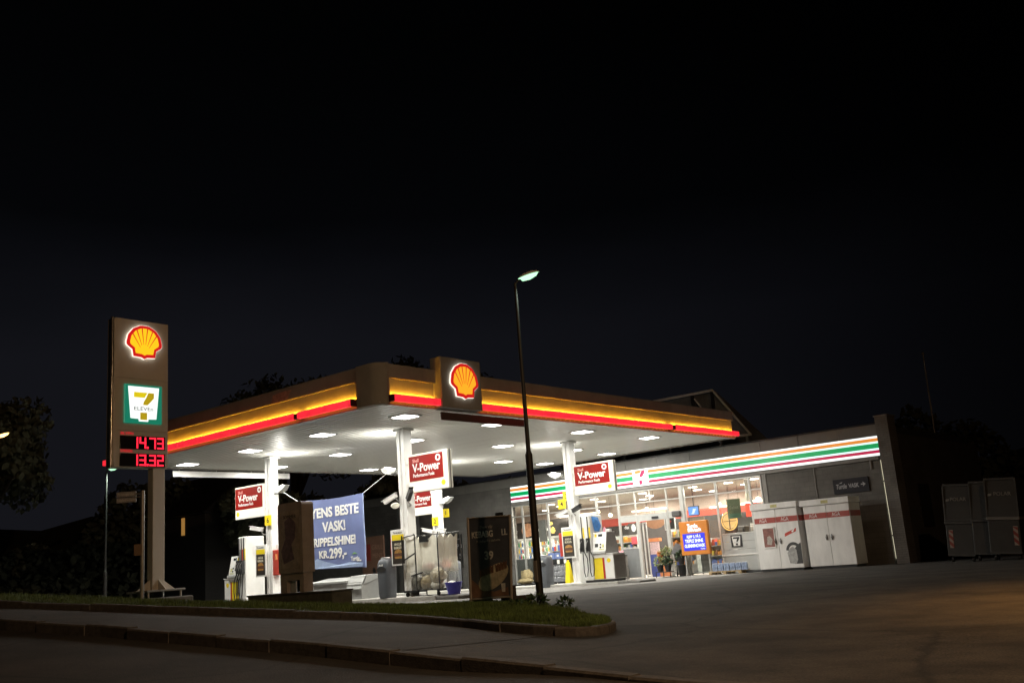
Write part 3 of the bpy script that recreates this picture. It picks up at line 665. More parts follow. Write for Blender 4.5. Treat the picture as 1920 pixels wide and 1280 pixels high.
# food posters in frames and red dispensers beside them
M_pdark = mat('poster_dark', (.045, .038, .032), .35, noise=.5, nscale=7)
M_bun = mat('burger_bun', (.42, .22, .06), .5, noise=.4, nscale=20)
M_patty = mat('burger_filling', (.16, .06, .03), .5, noise=.6, nscale=30)
def poster(x0, x1, yf, z0, z1_, label):
    t = thing('poster_frame', label, 'poster', ((x0 + x1) / 2, yf, z0), 'burger posters in frames on the pillars')
    part('frame', M_white, t, lambda b: b.box(x0, x1, yf, yf + .05, z0, z1_, .01))
    part('yellow_band', M_yel, t, lambda b: b.box(x0 + .05, x1 - .05, yf - .004, yf, z1_ - .30, z1_ - .14))
    text('lettering', 'Ta en pause', ((x0 + x1) / 2, yf, z1_ - .085), NX, .07, M_text_k, t, width=(x1 - x0) * .6)
    pp = part('picture', M_pdark, t, lambda b: b.box(x0 + .05, x1 - .05, yf - .005, yf, z0 + .05, z1_ - .31))
    cx, cz = (x0 + x1) / 2, z0 + .30
    part('burger_bun', M_bun, pp, lambda b: (b.plate([(.16 * math.cos(a), .02 + .11 * math.sin(a)) for a in [math.pi * i / 12 for i in range(13)]], (cx, yf - .005, cz + .03), NX, 0, .004), b.plate([(-.16, 0), (-.14, -.06), (.14, -.06), (.16, 0)], (cx, yf - .005, cz - .04), NX, 0, .004)))
    part('burger_filling', M_patty, pp, lambda b: b.plate([(-.18, -.01), (-.1, -.035), (.05, -.03), (.18, -.01), (.17, .03), (-.17, .03)], (cx, yf - .005, cz), NX, 0, .004))
    text('poster_title', 'ANGUS\nBURGER', (cx, yf - .005, z1_ - .47), NX, .10, mat('poster_cream', (.6, .55, .42), .5, noise=0), pp, width=(x1 - x0) * .55, bold=.02)
poster(-28.02, -27.45, 19.83, 1.05, 2.08, 'burger poster in a white frame beside the leftmost pump')
poster(-21.40, -20.80, 19.83, 1.04, 2.06, 'burger poster in a white frame behind the wire roll cage')
poster(-21.45, -20.90, 28.10, .88, 1.95, 'burger poster in a white frame on the pillar left of the yellow based pump')
def dispenser(x, y, z0, label):
    t = thing('towel_dispenser', label, 'dispenser', (x, y, z0), 'red paper towel dispensers on the pillars')
    part('box', M_redbox, t, lambda b: b.box(x - .17, x + .17, y - .14, y + .14, z0, z0 + .82, .02))
    part('label', mat('orange_label', (.85, .35, .12), .5), t, lambda b: b.box(x - .02, x + .09, y - .146, y - .138, z0 + .50, z0 + .68))
    part('roll', M_white, t, lambda b: b.tube([(x, y, z0 + .8), (x, y, z0 + .98)], .09, 12), smooth=True)
dispenser(-27.17, 20.16, 1.06, 'red towel dispenser between the leftmost pump poster and the brown column')
dispenser(-21.42, 20.12, 1.06, 'red towel dispenser behind the poster beside the left grey bin')
dispenser(-21.55, 28.42, .95, 'red towel dispenser behind the poster left of the yellow based pump')
dispenser(-27.50, 28.40, .90, 'red towel dispenser with an orange label right of the roll cage')

# ------------------------------------------------------------------ FUEL PUMPS
M_scr = mat('pump_screen', (.02, .025, .03), .15, noise=0)
def pump(x, y, z0, sx, nh, label):
    t = thing('fuel_pump', label, 'fuel pump', (x + sx * .6, y + .38, z0), 'white fuel pumps with yellow bases')
    X = lambda a: x + sx * a
    part('plinth', M_dark, t, lambda b: b.box(X(.03), X(1.22), y + .04, y + .73, z0 - .02, z0 + .07))
    part('hose_column', M_white, t, lambda b: b.box(X(0), X(.42), y, y + .78, z0 + .07, z0 + 2.28, .035))
    part('column_label', mat('grey_print', (.3, .31, .33), .5, noise=.3, nscale=40), t, lambda b: b.box(X(.418), X(.424), y + .30, y + .37, z0 + 1.72, z0 + 2.02))
    part('base_cabinet', M_white, t, lambda b: b.box(X(.425), X(1.27), y + .02, y + .76, z0 + .08, z0 + .90, .015))
    part('yellow_panel', M_yel, t, lambda b: b.box(X(.44), X(.82), y + .012, y + .021, z0 + .10, z0 + .80))
    part('red_stripe', M_red, t, lambda b: b.box(X(.823), X(.90), y + .010, y + .021, z0 + .10, z0 + .80))
    part('emblem', M_yel, t, lambda b: b.plate(shell_outline(), (X(1.08), y + .02, z0 + .70), NX, 0, .01, .08))
    part('side_panel', M_mgrey if sx > 0 else M_white, t, lambda b: b.box(X(1.268), X(1.285), y + .04, y + .74, z0 + .10, z0 + .87, .006))
    part('cabinet_lid', M_white, t, lambda b: b.box(X(.42), X(1.30), y - .0, y + .78, z0 + .90, z0 + .93, .01))
    def trap(b):
        pr_ = [(y - .02, z0 + .93), (y + .80, z0 + .93), (y + .64, z0 + 1.66), (y + .14, z0 + 1.66)]
        k = 4; xa, xb = X(.45), X(1.0)
        b.prism_x(pr_, xa, xb)
    part('display_head', M_white, t, trap)
    part('head_side', M_mgrey, t, lambda b: b.prism_x([(y + .0, z0 + .95), (y + .78, z0 + .95), (y + .63, z0 + 1.65), (y + .15, z0 + 1.65)], X(1.0), X(1.012)))
    sl = Vector((0, .16, .73)).normalized(); nn = Vector((0, -.73, .16)).normalized()
    O = Vector((X(.72), y - .02, z0 + .93))
    def onface(b, a0, a1, s0, s1, d=.008):
        c = O + Vector((sx * (a0 + a1) / 2, 0, 0)) + sl * ((s0 + s1) / 2) + nn * (d / 2)
        b.rbox(c, (1, 0, 0), sl, nn, abs(a1 - a0) / 2, abs(s1 - s0) / 2, d / 2 + .002)
    part('screen', M_scr, t, lambda b: onface(b, -.05, .12, .60, .68))
    part('badge', M_yel, t, lambda b: onface(b, -.2, -.12, .59, .69))
    part('keypad', M_dark, t, lambda b: onface(b, -.17, -.04, .24, .36))
    part('card_slot', M_dark, t, lambda b: onface(b, .03, .09, .30, .36)); part('receipt_slot', M_dark, t, lambda b: onface(b, .03, .09, .20, .26))
    part('card_sticker', mat('card_sticker', (.6, .6, .25), .5, noise=.5, nscale=30), t, lambda b: (onface(b, .12, .2, .22, .33), onface(b, .0, .22, .14, .17)))
    part('head_ledge', M_lgrey, t, lambda b: b.box(X(.44), X(1.01), y - .06, y + .02, z0 + .94, z0 + 1.03, .015))
    for k in range(nh):
        hx = X(.08 + (.26 if nh == 2 else .13) * k)
        ho = part('hose', M_black, t, lambda b: b.tube([(hx, y - .014, z0 + 2.24), (hx, y - .02, z0 + 1.5), (hx, y - .05, z0 + 1.2), (hx + sx * .01, y - .07, z0 + .75), (hx + .02 * sx, y - .09, z0 + .35), (hx + sx * .07, y - .10, z0 + .20), (hx + sx * .15, y - .10, z0 + .22), (hx + sx * .20, y - .10, z0 + .45), (hx + sx * .20, y - .09, z0 + .8), (hx + sx * .10, y - .08, z0 + 1.0), (hx + .02 * sx, y - .08, z0 + 1.12)], .017, 7), smooth=True)
        nz_ = part('nozzle', M_dark, t, lambda b: (b.box(hx - .055, hx + .055, y - .12, y - .005, z0 + 1.05, z0 + 1.50, .02), b.tube([(hx, y - .10, z0 + 1.30), (hx - .02 * sx, y - .16, z0 + 1.16), (hx - .02 * sx, y - .14, z0 + 1.0)], .022, 7)))
        part('nozzle_lever', M_galv, nz_, lambda b: b.tube([(hx - .05, y - .12, z0 + 1.22), (hx, y - .17, z0 + 1.32), (hx + .05, y - .14, z0 + 1.42)], .014, 6))
        part('grade_label', [M_yel, M_redbox, mat('grade_grey', (.3, .3, .28), .5)][k % 3] if nh == 3 else M_yel, t, lambda b: b.box(hx + .025, hx + .085, y - .006, y + .004, z0 + 1.50, z0 + 1.86))
    return t
pump(-20.53, 27.98, .005, 1, 2, 'white fuel pump with two hoses and yellow base in front of the shop entrance')
pump(-28.72, 19.92, .155, -1, 3, 'white fuel pump with three hoses, leftmost under the canopy')
cl = thing('cleaning_kit', 'blue cloth and pink bottle left on top of the pump by the entrance', 'cleaning cloth', (-19.9, 28.5, 1.68))
part('cloth', mat('blue_cloth', (.06, .22, .55), .8, noise=.4), cl, lambda b: (b.add([(-20.10, 28.12, 2.24), (-20.09, 28.5, 2.2), (-20.06, 28.1, 2.0), (-20.02, 28.55, 1.9), (-20.07, 28.2, 1.72), (-20.05, 28.45, 1.70), (-20.03, 28.3, 2.1)], [(0, 1, 6), (0, 6, 2), (2, 6, 3), (6, 1, 3), (2, 3, 5, 4)])))
part('bottle', mat('pink_bottle', (.75, .32, .40), .3), cl, lambda b: (b.lathe((-19.85, 28.5, 1.665), [(.06, 0), (.06, .1), (.02, .15), (.02, .19)], 10)))
part('tub', M_white, cl, lambda b: b.box(-19.78, -19.60, 28.42, 28.58, 1.665, 1.76, .02))

# ------------------------------------------------------------------ BINS, CAGE, BUCKET, GRIT BOX
def bin_(x, y, z0, label, k=1.0):
    t = thing('waste_bin', label, 'bin', (x, y, z0), 'grey dome topped waste bins')
    w, d = .25 * k, .22 * k
    def body(b):
        n = 20; pr_ = []
        for (s, z) in ((.86, 0), (.92, .05), (1.0, .78), (1.0, .84), (.96, .98), (.80, 1.08), (.45, 1.13), (.1, 1.14)):
            pr_.append([(x + w * s * max(-1, min(1, 1.18 * math.cos(2 * math.pi * j / n))), y + d * s * max(-1, min(1, 1.18 * math.sin(2 * math.pi * j / n))), z0 + z) for j in range(n)])
        vs = [p for r in pr_ for p in r]; m_ = len(pr_)
        b.add(vs, [(i * n + j, i * n + (j + 1) % n, (i + 1) * n + (j + 1) % n, (i + 1) * n + j) for i in range(m_ - 1) for j in range(n)] + [tuple(range(n))[::-1], tuple((m_ - 1) * n + j for j in range(n))])
    part('body', M_grey, t, body, smooth=True)
    part('slot', M_black, t, lambda b: b.plate([(.20 * math.cos(a), .09 * math.sin(a) * (1 if math.sin(a) > 0 else .75)) for a in [2 * math.pi * i / 16 for i in range(16)]], (x, y - d - .002, z0 + .80), NX, -.01, .006))
    text('lettering', 'Avfall', (x, y - d - .003, z0 + .93), NX, .08, M_text_w, t, bold=.02)
    part('lid_strip', M_white, t, lambda b: b.box(x - w * .4, x + w * .5, y - d * .55, y + d * .2, z0 + 1.125, z0 + 1.15, .01))
bin_(-21.68, 19.88, .155, 'grey dome topped bin between the blue banner and the roll cage')
bin_(-22.25, 28.05, z1(-22.3, 28.05) + .0, 'grey dome topped bin right beside the near lamp post')
bin_(-27.38, 28.75, .0, 'grey dome topped bin behind the blue bucket')

cg = thing('roll_cage', 'wire roll cage lined with clear plastic and filled with rubbish bags', 'roll cage', (-20.25, 20.1, .155))
ca, cb_, ya, yb, zf, zt_ = -20.93, -19.50, 19.82, 20.75, .30, 1.86
for (x, y) in ((ca, ya), (cb_, ya), (ca, yb), (cb_, yb), (ca + .55, ya - .02)):
    part('upright', M_dark, cg, lambda b: b.tube([(x, y, zf), (x, y, zt_ if x != cb_ else zt_ - .1), ((x + .0), y + (.04 if y == ya else -.04), zt_ + .02)], .018, 6))
for (p_, q_, r_) in (((ca, ya, zt_ - .05), (ca + .55, ya, zt_), .014), ((ca, ya, zt_), (ca, yb, zt_), .014), ((ca, yb, zt_), (cb_, yb, zt_), .014)):
    part('top_rail', M_dark, cg, lambda b: b.tube([p_, q_], r_, 6))
for (p_, q_) in (((ca + .1, ya - .02, 1.18), (ca + .55, ya - .02, 1.35)), ((ca + .35, ya - .02, .72), (ca + .80, ya - .02, .80))):
    part('strap', M_dark, cg, lambda b: b.tube([p_, q_], .022, 6))
part('base_frame', M_dark, cg, lambda b: (b.box(ca, cb_, ya, ya + .04, zf - .03, zf + .02), b.box(ca, cb_, yb - .04, yb, zf - .03, zf + .02), b.box(ca, ca + .04, ya, yb, zf - .03, zf + .02), b.box(cb_ - .04, cb_, ya, yb, zf - .03, zf + .02), b.box(ca, cb_, ya, yb, zf - .015, zf - .005)))
for (x, y) in ((ca + .08, ya + .06), (cb_ - .12, ya + .06), (ca + .08, yb - .06), (cb_ - .12, yb - .06)):
    part('castor', M_black, cg, lambda b: (b.tube([(x, y - .025, .155 + .055), (x, y + .025, .155 + .055)], .055, 12), b.box(x - .03, x + .03, y - .02, y + .02, .25, .29)))
M_film = bpy.data.materials.new('clear_plastic_film'); M_film.use_nodes = True
_n = M_film.node_tree.nodes; _l = M_film.node_tree.links; _n.clear()
_o = _n.new('ShaderNodeOutputMaterial'); _t = _n.new('ShaderNodeBsdfTransparent'); _d = _n.new('ShaderNodeBsdfPrincipled'); _d.inputs['Base Color'].default_value = (.90, .88, .76, 1); _d.inputs['Roughness'].default_value = .25
_x = _n.new('ShaderNodeMixShader'); _w = _n.new('ShaderNodeTexNoise'); _w.inputs['Scale'].default_value = 5; _w.inputs['Detail'].default_value = 5
_c = _n.new('ShaderNodeTexCoord'); _m = _n.new('ShaderNodeMapping'); _m.inputs['Scale'].default_value = (1.5, 1.5, .35); _r = _n.new('ShaderNodeMapRange')
_r.inputs['From Min'].default_value = .3; _r.inputs['From Max'].default_value = .7; _r.inputs['To Min'].default_value = .80; _r.inputs['To Max'].default_value = .90
_l.new(_c.outputs['Object'], _m.inputs[0]); _l.new(_m.outputs[0], _w.inputs[0]); _l.new(_w.outputs[0], _r.inputs[0])
_s = _n.new('ShaderNodeSeparateXYZ'); _l.new(_c.outputs['Object'], _s.inputs[0]); _h = _n.new('ShaderNodeMapRange'); _h.inputs['From Min'].default_value = .55; _h.inputs['From Max'].default_value = 1.05; _h.inputs['To Min'].default_value = -.72; _h.inputs['To Max'].default_value = .08; _l.new(_s.outputs[2], _h.inputs[0])
_a = _n.new('ShaderNodeMath'); _a.operation = 'ADD'; _a.use_clamp = True; _l.new(_r.outputs[0], _a.inputs[0]); _l.new(_h.outputs[0], _a.inputs[1]); _l.new(_a.outputs[0], _x.inputs[0]); _l.new(_t.outputs[0], _x.inputs[1]); _l.new(_d.outputs[0], _x.inputs[2]); _l.new(_x.outputs[0], _o.inputs[0])
def film(b):
    n = 26; per = []
    for (x0_, y0_, x1_, y1_) in ((ca + .05, ya + .05, cb_ - .05, ya + .05), (cb_ - .05, ya + .05, cb_ - .05, yb - .05), (cb_ - .05, yb - .05, ca + .05, yb - .05), (ca + .05, yb - .05, ca + .05, ya + .05)):
        for i in range(n): t = i / n; per.append((x0_ + (x1_ - x0_) * t, y0_ + (y1_ - y0_) * t))
    k = len(per); m_ = 9
    for j in range(m_):
        z = zf + .03 + (zt_ - .12 - zf) * j / (m_ - 1)
        for i, (x, y) in enumerate(per):
            a = .004 * math.sin(i * 1.3 + j * .5) + .006 * math.sin(i * .43 - j * .8)
            s_ = 1 - .05 * math.sin(math.pi * j / (m_ - 1)) * (1 if i % 3 else .6)
            b.v.append((-20.215 + (x + 20.215) * s_ + a, 20.285 + (y - 20.285) * s_ + a, z + (.05 * math.sin(i * .9) if j == m_ - 1 else 0)))
    b.f += [(j * k + i, j * k + (i + 1) % k, (j + 1) * k + (i + 1) % k, (j + 1) * k + i) for j in range(m_ - 1) for i in range(k)]
part('plastic_liner', M_film, cg, film, smooth=True)
part('label_card', M_cream, cg, lambda b: b.box(-19.98, -19.62, ya - .012, ya - .004, .19, .30))
part('dark_plate', M_dark, cg, lambda b: b.box(-20.22, -19.88, ya + .0, ya + .02, 1.63, 1.80))
RB = [(.07, .065, .05), (.30, .24, .12), (.45, .40, .28), (.10, .09, .085), (.35, .10, .08), (.55, .53, .45)]
def bagm(b, c, r):
    n = 12; m_ = 8; b.ball(c, r[0], r[1], r[2], n, m_)
    for i in range(len(b.v) - (2 + (m_ - 1) * n), len(b.v)):
        v = Vector(b.v[i]); k = 1 + .12 * math.sin(v.x * 31 + v.z * 23) + .08 * math.sin(v.y * 47 + v.x * 19)
        b.v[i] = tuple(Vector(c) + (v - Vector(c)) * k)
bg_lab = ['dark rubbish bag low in the wire roll cage on its left', 'tan paper sack in the middle of the wire roll cage', 'cream carton heap at the right of the wire roll cage', 'dark grey bag at the back of the wire roll cage', 'reddish packaging on top of the rubbish in the roll cage', 'pale crumpled bag at the bottom right of the roll cage']
for i, (c, r) in enumerate([((-20.62, 20.15, .55), (.24, .24, .24)), ((-20.22, 20.10, .52), (.24, .22, .20)), ((-19.83, 20.12, .68), (.24, .24, .22)), ((-20.3, 20.42, .80), (.40, .22, .26)), ((-20.15, 20.10, .96), (.20, .14, .10)), ((-19.85, 20.10, .42), (.22, .2, .12))]):
    bb = MB(); bagm(bb, c, r); o = bb.build('rubbish_bag', mat('rubbish_%d' % i, RB[i], .4, noise=.5, nscale=14), None, True, o=(c[0], c[1], c[2] - r[2]))
    tag(o, bg_lab[i], 'rubbish bag', 'rubbish inside the roll cage')

bu = thing('bucket', 'blue bucket with a squeegee handle at the end of the pump island', 'bucket', (-19.12, 19.98, .155))
part('pail', mat('blue_plastic', (.05, .045, .42), .4, noise=.1), bu, lambda b: b.lathe((-19.12, 19.98, .155), [(.165, 0), (.235, .30), (.25, .305), (.25, .325), (.22, .325), (.15, .06)], 20), smooth=True)
part('squeegee', M_dark, bu, lambda b: (b.tube([(-19.08, 19.98, .25), (-18.93, 19.95, .62)], .012, 6)))
part('sponge', M_white, bu, lambda b: b.ball((-19.2, 19.98, .47), .13, .1, .05), smooth=True)

gb = thing('grit_box', 'pale grey grit box with a sloping lid on the pump island below the banner', 'grit box', (-24.1, 20.3, .155))
part('body', mat('grit_grey', (.28, .285, .28), .6, noise=.15), gb, lambda b: (b.prism_x([(20.0, .16), (20.68, .16), (20.68, .74), (20.0, .66)], -25.34, -22.96)))
part('lid', mat('pale_lid', (.36, .37, .36), .5, noise=.1), gb, lambda b: (b.prism_x([(19.95, .665), (20.72, .75), (20.72, .82), (19.95, .72)], -25.40, -23.62), b.prism_x([(19.97, .60), (19.97, .57), (20.72, .75), (20.72, .86), (20.15, .84)], -23.60, -22.92)))
part('lid_front', mat('pale_lid', (.5, .5, .5)), gb, lambda b: b.prism_x([(19.93, .46), (19.97, .45), (20.16, .80), (20.13, .83)], -23.60, -22.92))

# ------------------------------------------------------------------ BANNER
def wave(x, z): return .025 * math.sin(2.1 * (x + 24) + .8 * z) + .012 * math.sin(5 * z + x * 1.7)
bn = thing('banner', 'blue cloth car wash banner hung on ropes between two pillars', 'banner', (-24.4, 20.12, 1.1))
BX0, BX1, BZ0, BZ1 = -26.05, -22.84, 1.08, 3.30
def cloth(b):
    nx_, nz_ = 26, 18
    for j in range(nz_ + 1):
        for i in range(nx_ + 1):
            s_, t_ = i / nx_, j / nz_
            x = BX0 + .55 * (1 - t_) * (1 - s_) * .95 + (BX1 - BX0 - .55 * (1 - t_) * (1 - s_) * 0) * s_ - .02 * s_ * (1 - t_)
            z = BZ0 + (BZ1 - BZ0) * t_ - .05 * math.sin(math.pi * s_) * t_ + (.06 * (1 - s_)) * 1
            b.v.append((x, 20.12 + wave(x, z), z))
    w_ = nx_ + 1
    b.f += [(j * w_ + i, j * w_ + i + 1, (j + 1) * w_ + i + 1, (j + 1) * w_ + i) for j in range(nz_) for i in range(nx_)]
M_ban = mat('banner_blue', (.15, .19, .39), .7, noise=.14, nscale=2)
part('cloth', M_ban, bn, cloth, smooth=True)
def bend(o):
    for v in o.data.vertices: v.co.y += wave(v.co.x + origin(bn).x, v.co.z + origin(bn).z)
    return o
SH = .10
def btext(st, x, z, size, width=None, m=M_text_w, align='CENTER'):
    o = text('lettering', st, (x, 20.11, z), NX, size, m, bn, align=align, bold=.032, width=width, d=.006)
    return bend(o)
btext('BYENS BESTE', -24.34, 2.86, .42, 2.56); btext('VASK!', -24.28, 2.40, .42, 1.12)
btext('TRIPPELSHINE!', -24.36, 1.94, .36, 2.18); btext('KR.', -24.78, 1.56, .32, .46); btext('299,-', -24.12, 1.57, .42, .80)
def swoosh(b):
    pts = [(-25.4, 1.15), (-23.0, 1.11), (-22.95, 1.22), (-23.6, 1.28), (-24.1, 1.22), (-24.7, 1.34), (-25.1, 1.46), (-25.42, 1.36)]
    b.plate([(x + 24.2, z - 1.3) for x, z in pts], (-24.2, 20.11, 1.3), NX, .004, .006)
bend(part('pale_wave', mat('banner_pale_blue', (.34, .44, .66), .7, noise=.2), bn, swoosh))
btext('Turtle', -23.32, 1.36, .18, .42); btext('bilvask', -23.13, 1.30, .07, .22)
bend(part('leaf_mark', mat('leaf_green', (.2, .42, .12), .6), bn, lambda b: b.plate([(-.12, 0), (0, .07), (.15, .02), (.02, .02)], (-23.36, 20.11, 1.49), NX, .004, .008)))
part('hem', mat('banner_hem', (.30, .38, .62), .7), bn, lambda b: b.tube([(BX1, 20.12 + wave(BX1, z), z) for z in (BZ0, 1.8, 2.5, BZ1)], .02, 6))
for q_ in ([(BX1, 20.12, BZ1), (-21.62, 20.12, 3.82)], [(BX0, 20.12, BZ1 + .05), (-26.95, 20.12, 3.80)]): part('rope', mat('pale_rope', (.62, .62, .6), .8), bn, lambda b: b.tube(q_, .018, 6))

# ------------------------------------------------------------------ BROWN ADVERTISING COLUMN on its low wall
zw = z1(-19.6, 14.9)
lw = thing('low_wall', 'low dark concrete plinth wall on the verge carrying the brown column', 'low wall', (-19.6, 14.9, zw))
part('wall', mat('dark_concrete', (.12, .115, .095), .95, noise=.4, nscale=4, bump=.5), lw, lambda b: b.box(-21.2, -17.95, 14.75, 15.35, zw - .4, .535, .02))
part('coping', mat('coping_concrete', (.09, .088, .08), .9, noise=.4, nscale=5), lw, lambda b: b.box(-21.22, -17.93, 14.73, 15.37, .535, .575, .008))
ac = thing('advertising_column', 'unlit brown advertising column with rounded top and faded poster', 'advertising column', (-19.55, 15.0, .575))
def colbody(b):
    pr_ = [(-20.0, 1.03), (-19.06, 1.03), (-19.06, 2.62)] + [(-19.14 + .08 * math.cos(a), 2.62 + .08 * math.sin(a)) for a in (.4, .8, 1.2, 1.57)] + [(-19.92 + .08 * math.cos(a), 2.62 + .08 * math.sin(a)) for a in (1.57, 2.0, 2.4, 2.8)]
    b.prism_y(pr_, 14.82, 15.17)
part('cabinet', M_brown, ac, colbody)
part('foot', M_brown, ac, lambda b: (b.box(-20.0, -19.75, 14.86, 15.13, .575, 1.03), b.box(-19.25, -19.10, 14.86, 15.13, .575, 1.03), b.box(-19.75, -19.25, 14.86, 15.13, .86, 1.03)))
part('vent_panel', M_lgrey, ac, lambda b: b.box(-19.72, -19.52, 14.95, 14.99, .58, .85))
part('poster', mat('faded_poster', (.36, .29, .21), .35, noise=.6, nscale=3), ac, lambda b: b.box(-19.90, -19.17, 14.812, 14.822, 1.12, 2.50))
part('poster_figure', mat('poster_figure', (.16, .10, .11), .4, noise=.6, nscale=6), ac, lambda b: (b.plate([(-.15, .5), (.05, .62), (.28, .45), (.25, .1), (.1, -.05), (.2, -.4), (-.2, -.5), (-.3, -.2), (-.12, .1)], (-19.58, 14.812, 1.75), NX, 0, .003)))
text('lettering', 'SOMMER', (-19.53, 14.812, 2.36), NX, .12, mat('poster_ink', (.055, .045, .04), .5, noise=0), ac, width=.5)

# ------------------------------------------------------------------ KEBAB BOARD
kb = thing('kebab_board', 'unlit dark poster board advertising kebab for 39 on wooden legs in the grass', 'poster board', (-13.05, 14.75, z1(-13.05, 14.75)))
KY_ = 14.7
part('board', mat('poster_board_dark', (.09, .09, .105), .35, noise=.35, nscale=3), kb, lambda b: b.add([(-13.60, KY_, .22), (-12.58, KY_, .24), (-12.46, KY_, 1.76), (-13.54, KY_, 1.80), (-13.60, KY_ + .04, .22), (-12.58, KY_ + .04, .24), (-12.46, KY_ + .04, 1.76), (-13.54, KY_ + .04, 1.80)], [(0, 1, 2, 3), (4, 7, 6, 5), (0, 4, 5, 1), (1, 5, 6, 2), (2, 6, 7, 3), (3, 7, 4, 0)]))
part('frame', M_brown, kb, lambda b: (b.tube([(-13.62, KY_, .05), (-13.56, KY_ + .0, 1.83)], .028, 6), b.tube([(-12.56, KY_, .1), (-12.44, KY_, 1.79)], .028, 6), b.tube([(-13.61, KY_, .22), (-12.57, KY_, .24)], .02, 6), b.tube([(-13.55, KY_, 1.81), (-12.45, KY_, 1.77)], .016, 6)))
for (x0_, x1_) in ((-13.70, -13.56), (-12.64, -12.52)):
    part('leg', mat('weathered_wood', (.06, .045, .033), .9, noise=.4), kb, lambda b: (b.box(x0_, x1_, KY_ + .04, KY_ + .12, z1(x0_, KY_) - .1, .45, .01), b.box(x0_ + .02, x1_ - .02, KY_ + .12, KY_ + .62, z1(x0_, KY_) + .0, z1(x0_, KY_) + .2, .01)))
part('leg', MATS['weathered_wood'], kb, lambda b: b.box(-13.14, -13.04, KY_ + .42, KY_ + .54, z1(-13.1, 15.1) - .1, .30, .01))
part('post', M_dark, kb, lambda b: b.box(-12.88, -12.74, KY_ + .06, KY_ + .14, .1, 1.86))
M_dim = mat('faded_ink', (.70, .66, .60), .5, noise=.3, nscale=12); M_dim2 = mat('faded_ink_dark', (.34, .32, .29), .5, noise=.3)
text('lettering', 'Prøv vår', (-13.08, KY_, 1.60), NX, .10, M_dim2, kb, bold=.015); text('lettering', 'KEBABG', (-13.20, KY_, 1.46), NX, .17, M_dim, kb, width=.56, bold=.02)
text('lettering', 'LL', (-12.62, KY_, 1.465), NX, .17, M_dim, kb, width=.14, bold=.02); text('lettering', 'Kebabgrill i ciabatta', (-13.05, KY_, 1.33), NX, .07, M_dim2, kb, width=.62)
text('lettering', '39', (-13.06, KY_, 1.04), NX, .22, M_dim, kb, width=.23, bold=.025)
def bread(b):
    b.plate([(.40 * math.cos(a) + .04, .22 * math.sin(a) + .14 * math.cos(a)) for a in [2 * math.pi * i / 22 for i in range(22)]], (-13.02, KY_, .63), NX, .001, .005)
part('picture', mat('poster_bread', (.60, .50, .34), .5, noise=.5, nscale=8), kb, bread)
def fill(b):
    for k in range(9):
        x = -.30 + .075 * k + (.05 if k > 4 else 0); z = .02 + .016 * k
        b.plate([(x - .03, z), (x + .035, z + .01), (x + .045, z + .17), (x + .0, z + .12), (x - .035, z + .16)], (-13.0, KY_, .62), NX, .005, .008)
part('picture_filling', mat('poster_meat', (.20, .10, .06), .5, noise=.5), kb, fill)
part('picture_table', mat('poster_table', (.26, .14, .09), .5, noise=.5, nscale=4), kb, lambda b: b.plate([(-.5, -.2), (.46, -.18), (.46, -.02), (.1, -.10), (-.2, -.04), (-.49, .16)], (-13.08, KY_, .45), NX, .0005, .0025))
part('cup_mark', M_dim, kb, lambda b: b.plate([(-.04, -.08), (.04, -.08), (.055, .08), (-.055, .08)], (-12.74, KY_, .42), NX, .001, .004))
# ------------------------------------------------------------------ SHOP BUILDING
FY = 36.0
M_int = mat('shop_wall_warm', (.52, .42, .36), .7, noise=.08); M_ceil = mat('shop_ceiling', (.62, .56, .50), .7, noise=.05)
M_ifl = mat('shop_floor', (.30, .28, .25), .4, noise=.1); M_idark = mat('shop_dark_fixture', (.03, .026, .024), .5, noise=.3); M_ired = mat('shop_red_band', (.40, .05, .03), .5)
sh = thing('shop_building', 'low grey convenience shop with a long glazed front under the striped fascia', 'shop', (-24, 36, -.2))
part('left_wall', M_brick, sh, lambda b: b.box(-46, -30.36, FY, FY + .3, -.5, 4.40))
part('right_wall', M_brick, sh, lambda b: b.box(-17.36, -12.64, FY, FY + .3, -.5, 3.66))
part('cladding', M_clad, sh, lambda b: [b.box(-46 + 1.6 * k + .008, min(-46 + 1.6 * (k + 1) - .008, -12.46), FY - .06, FY + .2, 4.395 if k < 9 or True else 3.5, 4.80) for k in range(21)])
part('fascia_back', M_clad, sh, lambda b: b.box(-30.30, -12.46, FY + .0, FY + .2, 3.50, 4.39))
part('fascia_soffit', M_mgrey, sh, lambda b: b.box(-30.25, -12.64, FY - .10, FY - .002, 3.52, 3.63))
part('roof_edge', M_dark, sh, lambda b: b.box(-46, -12.45, FY - .09, FY + .25, 4.802, 4.86))
part('roof', M_roofd, sh, lambda b: b.box(-46, -12.4, FY + .21, 47, 4.45, 4.78))
part('brick_fin', M_fin, sh, lambda b: b.box(-12.42, -11.97, FY - .45, FY + .35, -.5, 5.03))
part('fin_cap', M_mgrey, sh, lambda b: b.box(-12.45, -11.94, FY - .48, FY + .38, 5.032, 5.07))
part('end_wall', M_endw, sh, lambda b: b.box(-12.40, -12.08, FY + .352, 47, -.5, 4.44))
part('end_window', M_idark, sh, lambda b: b.box(-12.078, -12.06, 38.0, 39.3, 1.0, 2.6))
for (a, c) in ((2.76, 3.56), (.82, 2.70), (-.02, .76)):
    part('light_strip', emis('slot_light', (1.0, .93, .66), .80), sh, lambda b: b.box(-12.60, -12.45, FY + .02, FY + .06, a, c))
